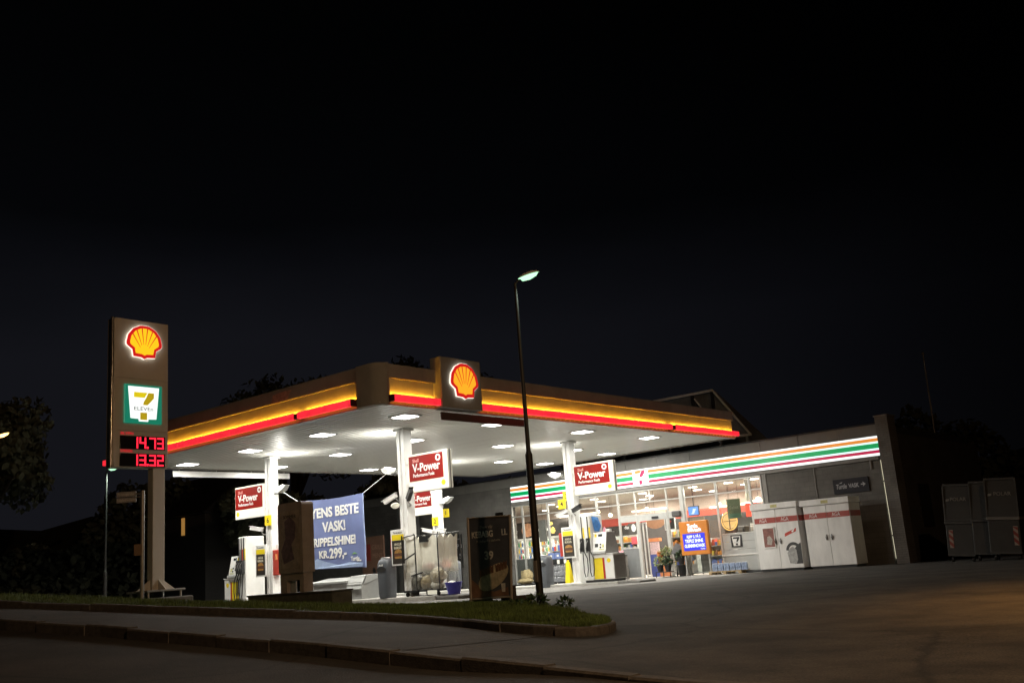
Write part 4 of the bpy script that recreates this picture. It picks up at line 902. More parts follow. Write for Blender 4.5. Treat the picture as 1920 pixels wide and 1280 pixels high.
part('conduit', M_mgrey, sh, lambda b: b.tube([(-15.15, FY - .03, 2.3), (-15.15, FY - .03, 3.6)], .02, 6)); part('drain_pipe', M_mgrey, sh, lambda b: b.tube([(-12.95, FY - .03, 3.2), (-12.95, FY - .03, 3.6)], .04, 8)); part('cover_strip', M_mgrey, sh, lambda b: b.box(-17.32, -17.15, FY - .03, FY - .002, 1.9, 3.60))
part('wall_vent', M_dark, sh, lambda b: b.tube([(-16.75, FY - .03, 2.32), (-16.75, FY - .001, 2.32)], .09, 12))
# rooms behind the glass
part('shop_floor', M_ifl, sh, lambda b: b.box(-37.9, -17.37, FY + .05, 44, -.35, -.19))
part('shop_ceiling', M_ceil, sh, lambda b: b.box(-37.9, -17.37, FY + .3, 44, 3.50, 3.56))
part('shop_back_wall', M_int, sh, lambda b: b.box(-37.9, -17.37, 44.0, 44.1, -.3, 3.5))
part('shop_side_wall', M_int, sh, lambda b: (b.box(-38, -37.9, FY + .3, 44, -.3, 3.5), b.box(-17.37, -17.30, FY + .3, 44, -.3, 3.5)))
part('red_band', M_ired, sh, lambda b: (b.box(-37.8, -17.4, 43.93, 43.99, 2.35, 2.75), b.box(-26, -17.5, 41.6, 41.66, 2.35, 2.68)))
part('dark_panelling', M_idark, sh, lambda b: (b.box(-37.8, -17.4, 43.95, 43.99, -.2, 2.34), b.box(-27.4, -24.9, 41.4, 41.9, -.2, 2.33), b.box(-24.8, -20.6, 41.4, 41.6, -.2, 2.34)))
for k, (x, y) in enumerate([(-29.5, 38.0), (-26.9, 38.0), (-24.2, 38.0), (-21.59, 38.0), (-19.85, 38.0), (-18.45, 37.6), (-33, 38.2), (-30.6, 40.2), (-28.0, 40.2), (-25.2, 40.2), (-22.6, 40.2), (-20.2, 40.2), (-33.0, 42), (-27, 42.4), (-23, 42.4), (-20, 42.4)]):
    part('downlight', emis('shop_lamp', (1, .90, .74), 9.0), sh, lambda b: b.lathe((x, y, 3.47), [(.19, 0), (.19, .028)], 14))
    area('shop_lamp', (x, y, 3.46), 210, .34, (1, .92, .79), shape='DISK')
for (x, y, z, r) in ((-26.06, 38, 2.67, .10), (-19.96, 37.2, 2.60, .08), (-20.7, 39.5, 2.75, .13), (-19.3, 39.5, 2.75, .12), (-24.05, 38, 2.80, .07), (-27.8, 39.5, 2.95, .10), (-18.35, 38.3, 2.72, .10)):
    pl_ = part('pendant_lamp', emis('pendant_glow', (1, .82, .58), 7.0), sh, lambda b: b.ball((x, y, z), r, r, r * .8), smooth=True)
    part('pendant_cord', M_dark, pl_, lambda b: b.tube([(x, y, z + r * .7), (x, y, 3.5)], .008, 5))
for (x0_, x1_, y, z) in ((-25.0, -23.2, 38.2, 2.70), (-22.4, -20.3, 40.8, 2.62), (-20.1, -18.4, 40.4, 2.70), (-31, -28.5, 40.5, 2.95)):
    part('strip_light', emis('strip_glow', (1, .88, .70), 3.2), sh, lambda b: b.box(x0_, x1_, y, y + .12, z, z + .07))
part('ceiling_duct', M_white, sh, lambda b: b.tube([(-18.6, 37.2, 3.5), (-18.6, 37.2, 2.62)], .10, 12))
# glazed bays
def bay(x0, x1, z0, tr, name='window', low=None, bars=()):
    w = .045; y0_, y1_ = FY - .03, FY + .05
    def fr(b):
        b.box(x0, x0 + w, y0_, y1_, -.2, 3.50); b.box(x1 - w, x1, y0_, y1_, -.2, 3.50)
        b.box(x0 + w, x1 - w, y0_, y1_, 3.44, 3.50)
        for t in tr: b.box(x0 + w, x1 - w, y0_ + .003, y1_ - .003, t - .025, t + .025)
        b.box(x0 + w, x1 - w, y0_ + .003, y1_ - .003, z0 - .05, z0)
        for t in bars: b.box(t - .018, t + .018, y0_ + .01, y1_ - .01, z0, 3.44)
    f = part(name, M_alu, sh, fr)
    part('pane', M_glass, f, lambda b: b.box(x0 + w, x1 - w, FY + .006, FY + .014, z0, 3.44))
    if low: part('low_panel', M_lgrey, f, lambda b: b.box(x0 + w + .003, x1 - w - .003, FY - .012, FY + .03, low[0], low[1]))
    return f
M_film2 = mat('window_film_grey', (.25, .245, .24), .4, noise=.1)
for (a, c) in ((-30.34, -29.69), (-29.69, -28.17), (-28.17, -26.78), (-26.78, -25.40), (-25.40, -24.24)):
    f = bay(a, c, -.10, (2.97,))
    part('window_film', M_film2, f, lambda b: b.box(a + .05, c - .05, FY + .03, FY + .036, -.1, .98))
    part('film_rail', M_alu, f, lambda b: b.box(a + .05, c - .05, FY - .01, FY + .028, .98, 1.01))
f = bay(-24.24, -23.33, 1.12, (2.97, 2.46)); part('low_panel', mat('door_grey_panel', (.20, .21, .215), .45), f, lambda b: (b.box(-24.19, -23.38, FY - .01, FY + .03, -.15, 1.06), b.box(-24.05, -23.55, FY - .018, FY - .012, .1, .9)))
part('header_panel', M_lgrey, f, lambda b: b.box(-24.19, -23.38, FY - .02, FY + .03, 2.19, 2.43))
part('round_notice', M_white, f, lambda b: b.plate([(.11 * math.cos(a), .16 * math.sin(a)) for a in [2 * math.pi * i / 18 for i in range(18)]], (-23.55, FY - .002, 1.93), NX, 0, .006))
part('red_notice', mat('pink_notice', (.62, .10, .12), .5), f, lambda b: b.box(-23.72, -23.42, FY - .008, FY - .002, 1.25, 1.56))
text('lettering', 'dø', (-23.9, FY, 1.98), NX, .22, M_text_w, f)
f = bay(-21.80, -21.10, .0, (2.97, 2.46)); part('header_panel', M_lgrey, f, lambda b: b.box(-21.75, -21.15, FY - .02, FY + .03, 2.19, 2.43))
# sliding door, standing open
dr = part('sliding_door', M_alu, sh, lambda b: (b.box(-23.33, -21.80, FY - .03, FY + .05, 3.44, 3.50), b.box(-23.33, -21.80, FY - .027, FY + .047, 2.945, 2.995), b.box(-23.33, -23.22, FY - .04, FY + .06, -.2, 2.18), b.box(-21.90, -21.80, FY - .04, FY + .06, -.2, 2.18), b.box(-22.62, -22.585, FY - .02, FY + .04, 2.99, 3.44)))
part('header_panel', M_lgrey, dr, lambda b: b.box(-23.33, -21.80, FY - .045, FY + .05, 2.18, 2.46))
part('sensor', M_dark, dr, lambda b: (b.box(-22.55, -22.22, FY - .09, FY - .046, 2.23, 2.33, .01)))
part('alarm_bell', mat('dark_grille', (.10, .10, .10), .5, noise=.6, nscale=60), dr, lambda b: b.box(-21.52, -21.10, FY - .16, FY - .046, 2.22, 2.46, .05))
part('transom_pane', M_glass, dr, lambda b: (b.box(-23.33, -22.62, FY + .006, FY + .014, 2.46, 3.44), b.box(-22.585, -21.80, FY + .006, FY + .014, 2.46, 3.44)))
part('door_leaf', M_alu, dr, lambda b: (b.box(-23.16, -23.11, FY + .08, FY + .12, -.19, 2.14), b.box(-22.98, -22.94, FY + .08, FY + .12, -.19, 2.14), b.box(-23.11, -22.98, FY + .08, FY + .12, 2.08, 2.14), b.box(-23.11, -22.98, FY + .08, FY + .12, -.19, -.10)))
part('corner_post', M_alu, sh, lambda b: b.box(-21.09, -20.95, FY - .05, FY + .07, -.3, 3.50))
bay(-20.94, -19.41, -.08, (2.97,))
f = bay(-19.41, -17.90, 1.36, (2.97,))
part('low_panel', M_lgrey, f, lambda b: (b.box(-19.36, -17.95, FY - .012, FY + .03, 1.03, 1.30), b.box(-19.36, -17.95, FY - .012, FY + .03, .72, 1.02), b.box(-19.36, -17.95, FY - .012, FY + .03, -.2, .71)))
part('rail', M_white, f, lambda b: b.box(-19.45, -17.6, FY - .05, FY - .013, .47, .53))
f = bay(-17.90, -17.37, 2.42, (2.97,)); part('low_panel', M_lgrey, f, lambda b: b.box(-17.85, -17.42, FY - .012, FY + .03, -.2, 2.36))
# roof truss over the rooflight
tr = part('roof_truss', M_wdirty, sh, lambda b: (b.rbox((-24.0, 38, 7.53), (1, 0, 0), (0, 1, 0), (0, 0, 1), 3.95, .05, .05), b.tube([(-20.05, 38, 7.52), (-18.55, 38, 5.40)], .05, 6), b.rbox((-23.3, 38, 5.38), (1, 0, 0), (0, 1, 0), (0, 0, 1), 4.8, .05, .05)))
for x in (-20.1, -21.08, -23.0, -24.2): part('truss_upright', M_dark, sh, lambda b: b.rbox((x, 38.0, 6.45), (1, 0, 0), (0, 1, 0), (0, 0, 1), .06, .05, 1.02))
for x in (-21.08, -24.2): part('truss_web', M_dark, sh, lambda b: b.tube([(x, 38, 7.45), (x + 1.0, 38, 5.5)], .05, 6))
for (x, l_) in ((-20.95, 1.0), (-24.0, 1.3)): part('truss_tie', M_white, sh, lambda b: b.tube([(x, 37.93, 7.3), (x + l_ * .65, 37.93, 7.3 - l_)], .035, 6))
part('rooflight_glazing', mat('lit_look_rooflight', (.20, .20, .20), .4, noise=.2), sh, lambda b: b.add([(-27.9, 38.3, 7.5), (-20.05, 38.3, 7.5), (-18.7, 38.3, 5.4), (-27.9, 38.3, 5.4), (-27.9, 41, 5.2), (-19, 41, 5.2)], [(0, 1, 2, 3), (0, 4, 5, 1)]))  # glazing colour lightened so it looks faintly lit
part('truss_post', M_galv, sh, lambda b: [b.box(x, x + .1, 37.95, 38.05, 4.78, 5.34) for x in (-27.5, -25, -22.5, -20.0, -18.75)])
# striped fascia sign
fs = thing('fascia_sign', 'long lit fascia sign with orange, green and crimson stripes above the shop windows', 'shop sign', (-21, 35.85, 3.65))
part('box', M_lgrey, fs, lambda b: b.box(-30.22, -12.46, FY - .145, FY - .004, 3.645, 4.385))
def stripe(m, z0, z1_, nm):
    part(nm, m, fs, lambda b: (b.box(-30.2, -23.24, FY - .156, FY - .146, z0, z1_), b.box(-22.44, -12.48, FY - .156, FY - .146, z0, z1_)))
stripe(E_signw, 4.295, 4.37, 'white_stripe'); stripe(E_org, 4.175, 4.2945, 'orange_stripe'); stripe(E_cyan, 4.105, 4.1745, 'pale_stripe'); stripe(E_grn, 3.93, 4.1045, 'green_stripe')
stripe(E_cyan, 3.86, 3.9295, 'pale_stripe'); stripe(E_mag, 3.75, 3.8595, 'crimson_stripe'); stripe(E_signw, 3.66, 3.7495, 'white_stripe')
em = part('emblem_panel', E_signw, fs, lambda b: b.box(-23.235, -22.445, FY - .156, FY - .146, 3.66, 4.37))
SO = (-22.84, FY - .157, 4.02)
part('seven_bar', E_org, em, lambda b: b.plate([(-.26, .30), (.08, .30), (.0, .18), (-.26, .18)], SO, NX, 0, .004))
part('seven_stroke', emis('seven_crimson', (.45, .01, .10), .85), em, lambda b: (b.plate([(.10, .30), (.24, .30), (.22, .16), (.10, .02), (-.06, .02), (.0, .14)], SO, NX, 0, .004), b.plate([(-.08, -.12), (.07, -.12), (.07, -.30), (-.08, -.30)], SO, NX, 0, .004)))

# ------------------------------------------------------------------ INSIDE THE SHOP
BC = [(.55, .05, .04), (.08, .2, .5), (.75, .5, .05), (.06, .35, .12), (.6, .6, .6), (.4, .15, .05), (.8, .75, .2)]
for k in range(5):
    x = -34.55 + .88 * k
    t = thing('drinks_fridge', ['tall lit drinks fridge, leftmost behind the left shop windows', 'second lit drinks fridge from the left inside the shop', 'lit drinks fridge in the middle of the row of five', 'lit drinks fridge beside the rightmost of the row', 'rightmost lit drinks fridge behind the left shop windows'][k], 'fridge', (x + .42, 41.3, -.19), 'lit drinks fridges along the shop wall')
    part('cabinet', M_white, t, lambda b: (b.box(x, x + .05, 41, 41.7, -.19, 2.08), b.box(x + .80, x + .85, 41, 41.7, -.19, 2.08), b.box(x + .05, x + .80, 41, 41.7, 1.98, 2.08), b.box(x + .05, x + .8, 41.62, 41.7, -.19, 1.98), b.box(x + .05, x + .8, 41.0, 41.62, -.19, .2)))
    part('light_panel', emis('fridge_glow', (1, .95, .82), 1.6), t, lambda b: b.box(x + .052, x + .798, 41.58, 41.615, .25, 1.97))
    for j in range(5):
        part('shelf', M_lgrey, t, lambda b: b.box(x + .052, x + .798, 41.05, 41.57, .28 + .34 * j, .30 + .34 * j))
    for cidx in range(4):
        def bot(b):
            for j in range(5):
                for i in range(6):
                    if (i * 3 + j * 5 + k * 2) % 4 == cidx: b.lathe((x + .11 + .125 * i, 41.12, .30 + .34 * j), [(.04, 0), (.042, .15), (.015, .22), (.015, .26)], 7)
        part('bottle_row', mat('bottles_%d' % ((cidx + k) % 7), BC[(cidx + k) % 7], .3), t, bot)
hb = thing('header_board', 'dark board with food pictures above the drinks fridges', 'menu board', (-32.4, 40.95, 2.1))
part('board', mat('menu_board_dark', (.035, .03, .028), .5), hb, lambda b: b.box(-34.7, -30.2, 40.9, 40.98, 2.12, 2.92))
part('pizza_picture', mat('pizza_picture', (.55, .28, .16), .6, noise=.5, nscale=9), hb, lambda b: b.plate([(.42 * math.cos(a), .36 * math.sin(a)) for a in [2 * math.pi * i / 20 for i in range(20)]], (-33.45, 40.9, 2.5), NX, 0, .01))
part('pear_picture', mat('pear_picture', (.65, .5, .15), .6, noise=.3), hb, lambda b: (b.plate([(.0, .1), (-.12, .0), (-.17, -.14), (-.08, -.26), (.08, -.26), (.17, -.14), (.12, .0)], (-31.75, 40.9, 2.46), NX, 0, .01), b.plate([(.13 * math.cos(a), .1 * math.sin(a)) for a in [2 * math.pi * i / 10 for i in range(10)]], (-31.85, 40.9, 2.72), NX, 0, .01)))
text('lettering', 'drikke', (-32.4, 40.9, 2.46), NX, .26, M_text_w, hb); text('lettering', 'er', (-34.25, 40.9, 2.46), NX, .26, M_text_w, hb)
hs = thing('hanging_sign', 'dark small hanging poster inside the left shop window', 'poster', (-28.75, 36.4, 2.0))
part('panel', M_film2, hs, lambda b: b.box(-29.05, -28.60, 36.35, 36.38, 1.72, 2.72)); part('cord', M_dark, hs, lambda b: b.tube([(-28.8, 36.36, 2.72), (-28.8, 36.36, 3.5)], .006, 5))
tv = thing('hanging_screen', 'blue lit screen hanging inside the window above the orange sign', 'screen', (-21.1, 37, 2.4))
part('screen', emis('screen_blue', (.16, .36, .95), 1.0), tv, lambda b: b.box(-21.33, -20.88, 36.96, 37.0, 2.26, 2.60)); part('casing', M_dark, tv, lambda b: b.box(-21.36, -20.85, 37.0, 37.08, 2.23, 2.63)); part('ceiling_pole', M_dark, tv, lambda b: b.tube([(-21.1, 37.04, 2.63), (-21.1, 37.04, 3.5)], .02, 6))
part('picture_mark', emis('screen_pale', (.7, .85, 1), 1.0), tv, lambda b: b.plate([(-.1, -.12), (.02, -.12), (.14, .08), (.0, .1), (-.04, -.02)], (-21.1, 36.96, 2.42), NX, 0, .004))
tp = thing('shop_poster', 'tan poster under the blue screen inside the shop window', 'poster', (-21.1, 37.1, 1.7))
part('sheet', mat('tan_poster', (.45, .36, .26), .6, noise=.2), tp, lambda b: b.box(-21.40, -20.70, 37.10, 37.12, 1.55, 2.14)); part('face_mark', mat('tan_mark', (.3, .25, .12), .6), tp, lambda b: b.plate([(.12 * math.cos(a), .14 * math.sin(a)) for a in [2 * math.pi * i / 12 for i in range(12)]], (-21.05, 37.1, 1.9), NX, 0, .006)); part('stand', M_dark, tp, lambda b: b.box(-21.09, -21.04, 37.13, 37.17, -.19, 2.1))
gp = thing('window_poster', 'green poster hanging in the right shop window', 'poster', (-18.75, 36.2, 1.95))
part('sheet', mat('green_poster', (.16, .19, .11), .6, noise=.3, nscale=6), gp, lambda b: b.box(-19.08, -18.48, 36.16, 36.18, 1.93, 2.70)); part('green_foot', mat('green_foot', (.14, .26, .17), .6), gp, lambda b: b.box(-19.06, -18.50, 36.153, 36.159, 1.95, 2.12)); text('lettering', 'Salat', (-18.78, 36.16, 2.36), NX, .17, mat('poster_pale', (.42, .40, .3), .5, noise=0), gp, width=.4)
part('hanger', M_dark, gp, lambda b: (b.tube([(-19.0, 36.17, 2.7), (-19.0, 36.17, 3.4)], .005, 5), b.tube([(-18.55, 36.17, 2.7), (-18.55, 36.17, 3.4)], .005, 5)))
pz = thing('round_light_sign', 'round glowing yellow pizza sign behind the right shop window', 'light sign', (-19.49, 37.0, 1.87))
part('ring', emis('ring_glow', (1, .55, .15), 1.3), pz, lambda b: b.tube([(-19.49 + .35 * math.cos(a), 37, 1.86 + .36 * math.sin(a)) for a in [2 * math.pi * i / 24 for i in range(25)]], .022, 6))
part('disc', emis('disc_glow', (1, .58, .22), .8), pz, lambda b: b.plate([(.30 * math.cos(a), .31 * math.sin(a)) for a in [2 * math.pi * i / 20 for i in range(20)]], (-19.49, 37.03, 1.86), NX, 0, .02))
part('cross_bars', M_dark, pz, lambda b: (b.box(-19.505, -19.475, 36.985, 37.0, 1.52, 2.2), b.box(-19.82, -19.16, 36.985, 37.0, 1.85, 1.87)))
rp_ = thing('red_display', 'red glowing promotional panels at the right end of the shop', 'display panel', (-18.8, 38.2, 1.9))
part('panel', emis('red_panel_lit', (.62, .05, .03), .7), rp_, lambda b: b.box(-19.25, -18.65, 38.1, 38.15, 2.0, 2.55)); part('orange_edge', emis('orange_edge', (.9, .4, .05), .8), rp_, lambda b: b.box(-18.64, -18.52, 38.1, 38.15, 2.0, 2.45)); part('white_band', emis('band_glow', (1, .85, .75), 1.1), rp_, lambda b: b.box(-19.25, -18.3, 38.08, 38.1, 2.56, 2.60)); part('post', M_dark, rp_, lambda b: b.box(-18.98, -18.92, 38.16, 38.2, -.19, 2.5))
ct = thing('food_counter', 'dark food counter with machines inside the right shop window', 'counter', (-19.3, 38.7, -.19))
part('counter', M_idark, ct, lambda b: b.box(-21.9, -17.5, 38.4, 39.1, -.19, 1.05)); part('top', M_lgrey, ct, lambda b: b.box(-21.95, -17.45, 38.35, 39.15, 1.055, 1.10))
for (x, w_, h_, m_) in ((-20.6, .5, .75, M_idark), (-19.95, .35, .55, M_idark), (-19.35, .45, .62, M_mgrey), (-18.75, .5, .9, M_galv), (-18.1, .4, .7, M_idark)):
    part('machine', m_, ct, lambda b: (b.box(x, x + w_, 38.5, 38.95, 1.105, 1.105 + h_, .04), b.box(x + .05, x + w_ - .05, 38.42, 38.5, 1.105 + h_ * .55, 1.105 + h_ * .8, .02)))
def goods(x0_, x1_, y, z0_, lv, seed, label):
    t = thing('goods_shelf', label, 'shelf', ((x0_ + x1_) / 2, y + .2, -.19), 'shelves of goods inside the shop'); gr = random.Random(seed)
    part('rack', M_lgrey, t, lambda b: [b.box(x0_, x1_, y, y + .4, z, z + .03) for z in lv] + [b.box(x0_ - .03, x0_, y, y + .4, -.19, lv[-1] + .35), b.box(x1_, x1_ + .03, y, y + .4, -.19, lv[-1] + .35), b.box(x0_, x1_, y + .37, y + .4, -.19, lv[-1] + .35)])
    rows = [[] for _ in range(5)]
    for z in lv:
        x = x0_ + .02
        while x < x1_ - .10:
            w_ = gr.uniform(.06, .15); rows[gr.randrange(5)].append((x, min(x + w_ - .01, x1_), y + gr.uniform(.01, .06), y + .3, z + .031, z + .03 + gr.uniform(.12, .27))); x += w_
    for k, r_ in enumerate(rows):
        if r_: part('goods_row', mat('goods_%d' % ((k + seed) % 7), [(.6, .08, .05), (.65, .5, .08), (.12, .3, .1), (.6, .58, .52), (.1, .16, .45), (.65, .28, .06), (.3, .16, .1)][(k + seed) % 7], .45), t, lambda b: [b.box(*q_) for q_ in r_])
goods(-22.85, -21.75, 37.9, 0, (.2, .6, 1.0, 1.4), 1, 'goods shelf just inside the shop right of the open door')
goods(-26.4, -24.9, 38.2, 0, (.2, .6, 1.0, 1.35), 2, 'goods shelf behind the glass left of the shop door')
goods(-30.2, -28.4, 38.6, 0, (.2, .6, .95, 1.25), 3, 'goods shelf inside the far left shop windows')
goods(-20.7, -19.6, 37.2, 0, (.1, .5, .9), 4, 'low goods shelf behind the orange digital sign')
goods(-19.3, -17.8, 40.4, 0, (.5, .95, 1.4, 1.85), 5, 'tall goods shelf at the back right of the shop')
dst = thing('display_stand', 'orange topped cardboard display stand with a pink poster seen through the open door', 'display stand', (-23.3, 37.2, -.19))
part('stand', mat('stand_blue', (.06, .09, .35), .6), dst, lambda b: b.box(-23.55, -23.05, 37.1, 37.4, -.19, .75)); part('poster', mat('pale_pink', (.75, .55, .58), .6, noise=.4, nscale=20), dst, lambda b: b.box(-23.53, -23.07, 37.12, 37.16, .76, 1.28)); part('top', mat('stand_orange', (.85, .30, .12), .5), dst, lambda b: b.box(-23.58, -23.02, 37.08, 37.3, 1.30, 1.45))
obx = thing('cardboard_display', 'orange cardboard display behind the potted plants by the door', 'display stand', (-22.55, 36.6, -.19))
part('box', mat('stand_orange2', (.50, .17, .06), .6, noise=.2), obx, lambda b: b.box(-22.78, -22.32, 36.5, 36.8, -.19, .62, .02)); part('card', M_white, obx, lambda b: b.box(-22.75, -22.45, 36.49, 36.495, .3, .5))
psg = thing('food_sign', 'orange oval food sign hanging above the shop door opening', 'hanging sign', (-23.2, 37.4, 2.1))
part('oval', mat('oval_orange', (.50, .26, .15), .5, noise=.2), psg, lambda b: b.plate([(.48 * math.cos(a), .28 * math.sin(a)) for a in [2 * math.pi * i / 20 for i in range(20)]], (-23.3, 37.4, 2.13), NX, 0, .03)); part('hanger', M_dark, psg, lambda b: b.tube([(-23.3, 37.42, 2.3), (-23.3, 37.42, 3.5)], .008, 5)); text('lettering', 'MENY', (-23.3, 37.4, 2.08), NX, .18, mat('menu_brown', (.25, .06, .03), .5), psg)
msg = thing('menu_sign', 'dark framed menu hanging right of the orange oval food sign', 'hanging sign', (-22.45, 37.4, 2.0))
part('panel', M_idark, msg, lambda b: b.box(-22.78, -22.32, 37.36, 37.38, 1.78, 2.25)); part('frame', M_white, msg, lambda b: (b.box(-22.82, -22.78, 37.35, 37.39, 1.74, 2.29), b.box(-22.32, -22.28, 37.35, 37.39, 1.74, 2.29), b.box(-22.78, -22.32, 37.35, 37.39, 1.74, 1.78), b.box(-22.78, -22.32, 37.35, 37.39, 2.25, 2.29))); part('emblem', M_redbox, msg, lambda b: b.plate([(0, .07), (.1, 0), (0, -.07), (-.1, 0)], (-22.55, 37.36, 2.1), NX, 0, .005)); part('hanger', M_dark, msg, lambda b: b.tube([(-22.55, 37.38, 2.29), (-22.55, 37.38, 3.5)], .006, 5))

# ------------------------------------------------------------------ IN FRONT OF THE SHOP
def gz_(y): return z1(-20, y)
G0 = -.195
def cabinet(x0, x1, zt_, label, deco):
    t = thing('gas_cabinet', label, 'gas cabinet', ((x0 + x1) / 2, 34.9, G0), 'white gas bottle cabinets against the shop wall')
    y = 34.42
    part('body', M_wdirty, t, lambda b: b.box(x0, x1, y + .03, y + 1.0, G0 + .10, zt_ - .22))
    part('plinth', M_dark, t, lambda b: b.box(x0 + .05, x1 - .05, y + .06, y + .95, G0 - .02, G0 + .10))
    hd = part('header', M_wdirty, t, lambda b: b.box(x0 - .10, x1 + .03, y - .05, y + 1.02, zt_ - .215, zt_, .012))
    part('warning_sticker', mat('sticker_yellow', (.50, .46, .20), .6, noise=.3), hd, lambda b: b.box((x0 + x1) / 2 - .13, (x0 + x1) / 2 + .13, y - .056, y - .05, zt_ - .17, zt_ - .06))
    xm = (x0 + x1) / 2
    for (a, c, hx) in ((x0 + .01, xm - .006, xm - .10), (xm + .006, x1 - .01, xm + .10)):
        d = part('door', M_wdirty, t, lambda b: b.box(a, c, y, y + .03, G0 + .11, zt_ - .235, .004))
        part('red_stripe', mat('stripe_dull_red', (.36, .055, .04), .5, noise=.15), d, lambda b: b.box(a + .001, c - .001, y - .004, y, 1.58, 1.78))
        text('lettering', 'AGA', ((a + c) / 2 - .08, y - .004, 1.68), NX, .20, M_text_w, d, bold=-.012, width=.30)
        part('handle', M_dark, d, lambda b: (b.tube([(hx, y - .03, .80), (hx - .028, y - .035, .90), (hx, y - .03, 1.0), (hx + .028, y - .035, .90), (hx, y - .03, .80)], .014, 6), b.box(hx - .01, hx + .01, y - .03, y + .0, .89, .91)))
    part('side_stripe', MATS['stripe_dull_red'], t, lambda b: b.box(x1, x1 + .004, y + .05, y + .98, 1.58, 1.78))
    if deco:
        fr = part('framed_notice', M_white, t, lambda b: b.box(-16.83, -16.33, y - .03, y - .001, .66, 1.44, .008))
        part('notice', mat('notice_red', (.26, .10, .08), .5, noise=.5, nscale=8), fr, lambda b: b.box(-16.79, -16.37, y - .034, y - .03, .71, 1.39))
        part('notice_picture', mat('notice_picture', (.45, .40, .36), .5, noise=.5, nscale=15), fr, lambda b: b.plate([(-.1, -.2), (.08, -.22), (.14, -.02), (.04, .12), (-.06, .08)], (-16.58, y - .034, 1.0), NX, 0, .003))
        st = part('sale_sticker', M_redbox, t, lambda b: b.plate([(-.24, -.10), (.22, .07), (.24, .19), (-.22, .02)], (-15.72, y, 1.14), NX, .001, .004))
        part('tick_mark', M_text_w, st, lambda b: b.plate([(.04, .10), (.10, .08), (.13, .12), (.22, .28), (.16, .24), (.11, .16), (.07, .15)], (-15.72, y, 1.10), NX, .004, .007))
        def ringm(b):
            n = 20
            for k in range(n):
                a0, a1 = math.pi * (-.05 + 1.0 * k / n), math.pi * (-.05 + 1.0 * (k + 1) / n)
                b.plate([(.20 * math.cos(a0), .22 * math.sin(a0)), (.30 * math.cos(a0), .33 * math.sin(a0)), (.30 * math.cos(a1), .33 * math.sin(a1)), (.20 * math.cos(a1), .22 * math.sin(a1))], (-15.68, y, .50), NX, .001, .004)
        part('bottle_print', mat('print_dark', (.05, .05, .05), .5, noise=.4, nscale=10), t, ringm)
        part('print_shadow', MATS['print_dark'], t, lambda b: b.plate([(-.02, -.45), (.30, -.45), (.30, .3), (.16, .22), (.05, .1)], (-15.68, y, .50), NX, .001, .0035))
        part('print_glove', mat('print_pale', (.40, .40, .39), .5, noise=.4, nscale=10), t, lambda b: b.plate([(-.26, -.05), (-.14, .12), (-.02, .18), (.1, .05), (.12, -.3), (.04, -.45), (-.2, -.42)], (-15.68, y, .50), NX, .002, .0045))
cabinet(-17.10, -15.36, 2.30, 'white gas cabinet with a framed notice and printed glove on its doors', True)
cabinet(-15.12, -13.40, 2.27, 'plain white gas cabinet, the right one of the pair', False)
vk = thing('wash_sign', 'dark car wash direction sign with an arrow on the grey wall', 'wall sign', (-13.8, 35.95, 2.44))
part('panel', mat('wash_sign_dark', (.014, .014, .022), .7, noise=.3, nscale=2), vk, lambda b: b.box(-14.47, -13.12, FY - .06, FY - .002, 2.44, 2.97, .008))
M_vk = mat('dim_white_letter', (.42, .42, .44), .5, noise=0)
text('lettering', 'Turtle', (-14.17, FY - .06, 2.69), NX, .24, M_vk, vk, shear=.25, width=.40, bold=.022); text('lettering', 'VASK', (-13.69, FY - .06, 2.69), NX, .21, M_vk, vk, width=.40, bold=.025)
part('arrow', M_vk, vk, lambda b: b.plate([(-.09, .02), (0, .02), (-.02, .09), (.09, 0), (-.02, -.09), (0, -.02), (-.09, -.02)], (-13.33, FY - .06, 2.71), NX, .001, .005))
part('leaf_mark', M_vk, vk, lambda b: b.plate([(-.07, 0), (0, .035), (.08, .05), (.03, .0)], (-14.17, FY - .06, 2.81), NX, .001, .004))
sb = thing('small_shop_sign', 'small square white sign with a dark 7 on the grey window panels', 'shop sign', (-18.73, 35.98, .82))
part('panel', M_dark, sb, lambda b: b.box(-18.98, -18.50, FY - .04, FY - .014, .80, 1.27)); part('face', M_wdirty, sb, lambda b: b.plate([(-.19, .19), (.19, .19), (.14, -.19), (-.14, -.19)], (-18.74, FY - .04, 1.035), NX, 0, .004))
part('seven', M_dark, sb, lambda b: (b.plate([(-.13, .155), (.14, .155), (.14, .10), (.06, -.03), (-.01, -.03), (.04, .09), (-.13, .09)], (-18.74, FY - .044, 1.035), NX, 0, .004), b.plate([(-.035, -.085), (.05, -.085), (.05, -.17), (-.035, -.17)], (-18.74, FY - .044, 1.035), NX, 0, .004)))
text('lettering', 'ELEVEn', (-18.74, FY - .044, .978), NX, .045, mat('grey_letter', (.3, .3, .3), .5, noise=0), sb, width=.2)
